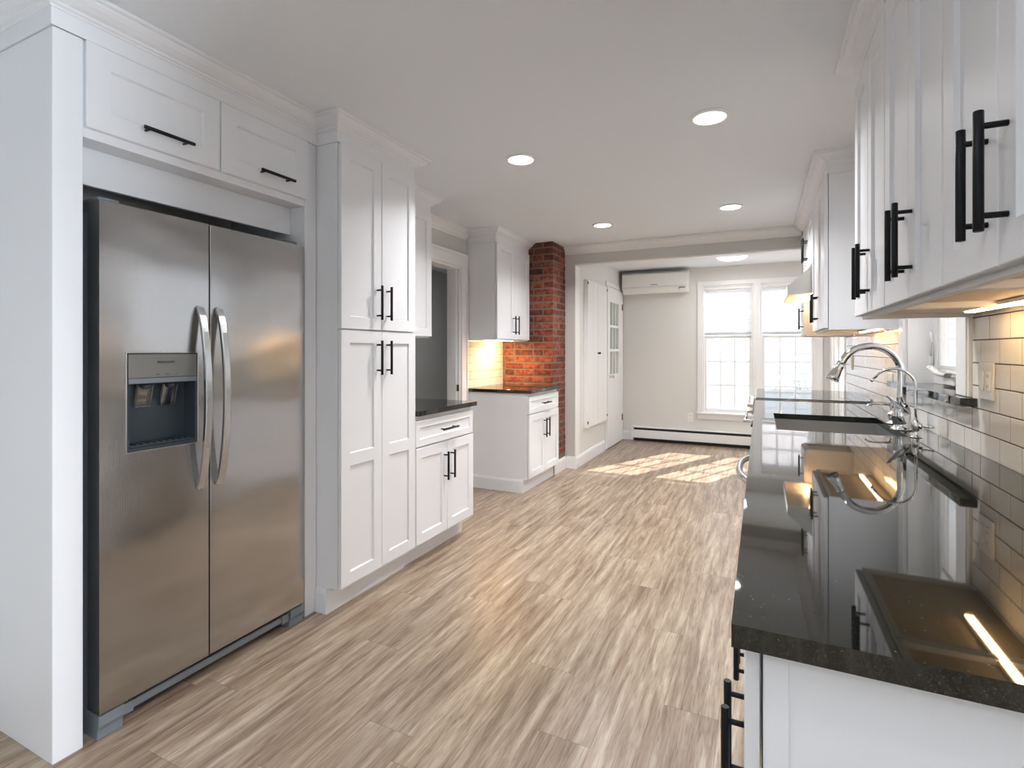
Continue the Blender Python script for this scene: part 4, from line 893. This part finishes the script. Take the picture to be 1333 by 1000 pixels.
downlight(-.218, 2.64, 'round recessed light in the near right of the ceiling, the largest seen')
downlight(-1.258, 2.75, 'round recessed light in the near left of the ceiling, nearest the pantry')
downlight(-1.263, 4.50, 'small far round recessed light nearest the brick chimney')
downlight(-.209, 4.36, 'far round recessed light nearest the right wall cabinets')
for q in ((-.75, .25), (-.22, -1.2), (-1.26, -1.2)): downlight(*q, 'unseen recessed ceiling light added as fill near or behind the camera', 4)  # extra downlights added out of view to brighten the room
t = thing('ceiling_light', 'shallow round flush ceiling light in the sunroom half hidden by the header beam', 'ceiling light', (-.30, 6.55, H - .0005))
mb = MB(); mb.lathe((0, 0, 0), [(.175, 0), (.175, -.02), (.168, -.022)], n=40); mb.build('rim', 'trim', t)
mb = MB(); mb.lathe((0, 0, -.0225), [(.165, 0), (.160, -.014), (.13, -.028), (.07, -.038), (.01, -.041)], n=40); mb.build('lens', 'dome', t)
l = bpy.data.lights.new('sunroom_lamp', 'AREA'); l.shape = 'DISK'; l.size = 0.3; l.energy = 9; l.color = (1.0, 0.98, 0.95)
o = bpy.data.objects.new('sunroom_lamp', l); COL.objects.link(o); o.location = (-.30, 6.55, H - .07)
# ------------------------------------------------------------------ outside
mb = MB(); mb.box(-12, 14, 7.6, 24, -.35, -.30); mb.box(4.0, 14, -12, 7.6, -.35, -.30); struct(mb, 'ground', 'snow', 'pale snowy ground outside', 'ground')
def house():
    t = thing('neighbour_building', 'low white clapboard building outside the sunroom windows', 'building', (0, 12, -.30))
    mb = MB(); z = 0; x0, x1 = -7, 9
    mb.box(x0, x1, .05, 5, 0, 2.7)
    while z < 2.69: mb.prism([(.05, z), (-.006, z), (.034, z + .135), (.05, z + .135)], x0, x1, 'x'); z += .137
    mb.build('siding', 'siding', t)
    mb = MB(); mb.prism([(-.25, 2.7), (5.3, 2.7), (2.6, 3.6)], x0 - .3, x1 + .3, 'x'); mb.build('roof', 'roofing', t)
house()
def shrub(x, y, z, h, seed, label):
    rd = random.Random(seed); mb = MB()
    for i in range(150):
        a = rd.uniform(0, 2 * PI); el = rd.uniform(.1, 1.4); ln = h * rd.uniform(.5, 1); d = Vector((math.cos(a) * math.cos(el), math.sin(a) * math.cos(el), math.sin(el)))
        p = d * ln; mb.tube([(0, 0, 0), tuple(p)], [.004, .002], 4)
        for j in range(10):
            q = d * ln * rd.uniform(.4, 1); r = Vector((rd.gauss(0, 1), rd.gauss(0, 1), rd.gauss(0, 1))).normalized() * .05; mb.tube([tuple(q), tuple(q + r)], [.004, .001], 3)
    o = mb.build('shrub', 'leaf'); o.location = (x, y, z); tag(o, label, 'shrub')
shrub(0.95, 10.2, -.30, 1.25, 5, 'small bare evergreen shrub outside the right sunroom window')
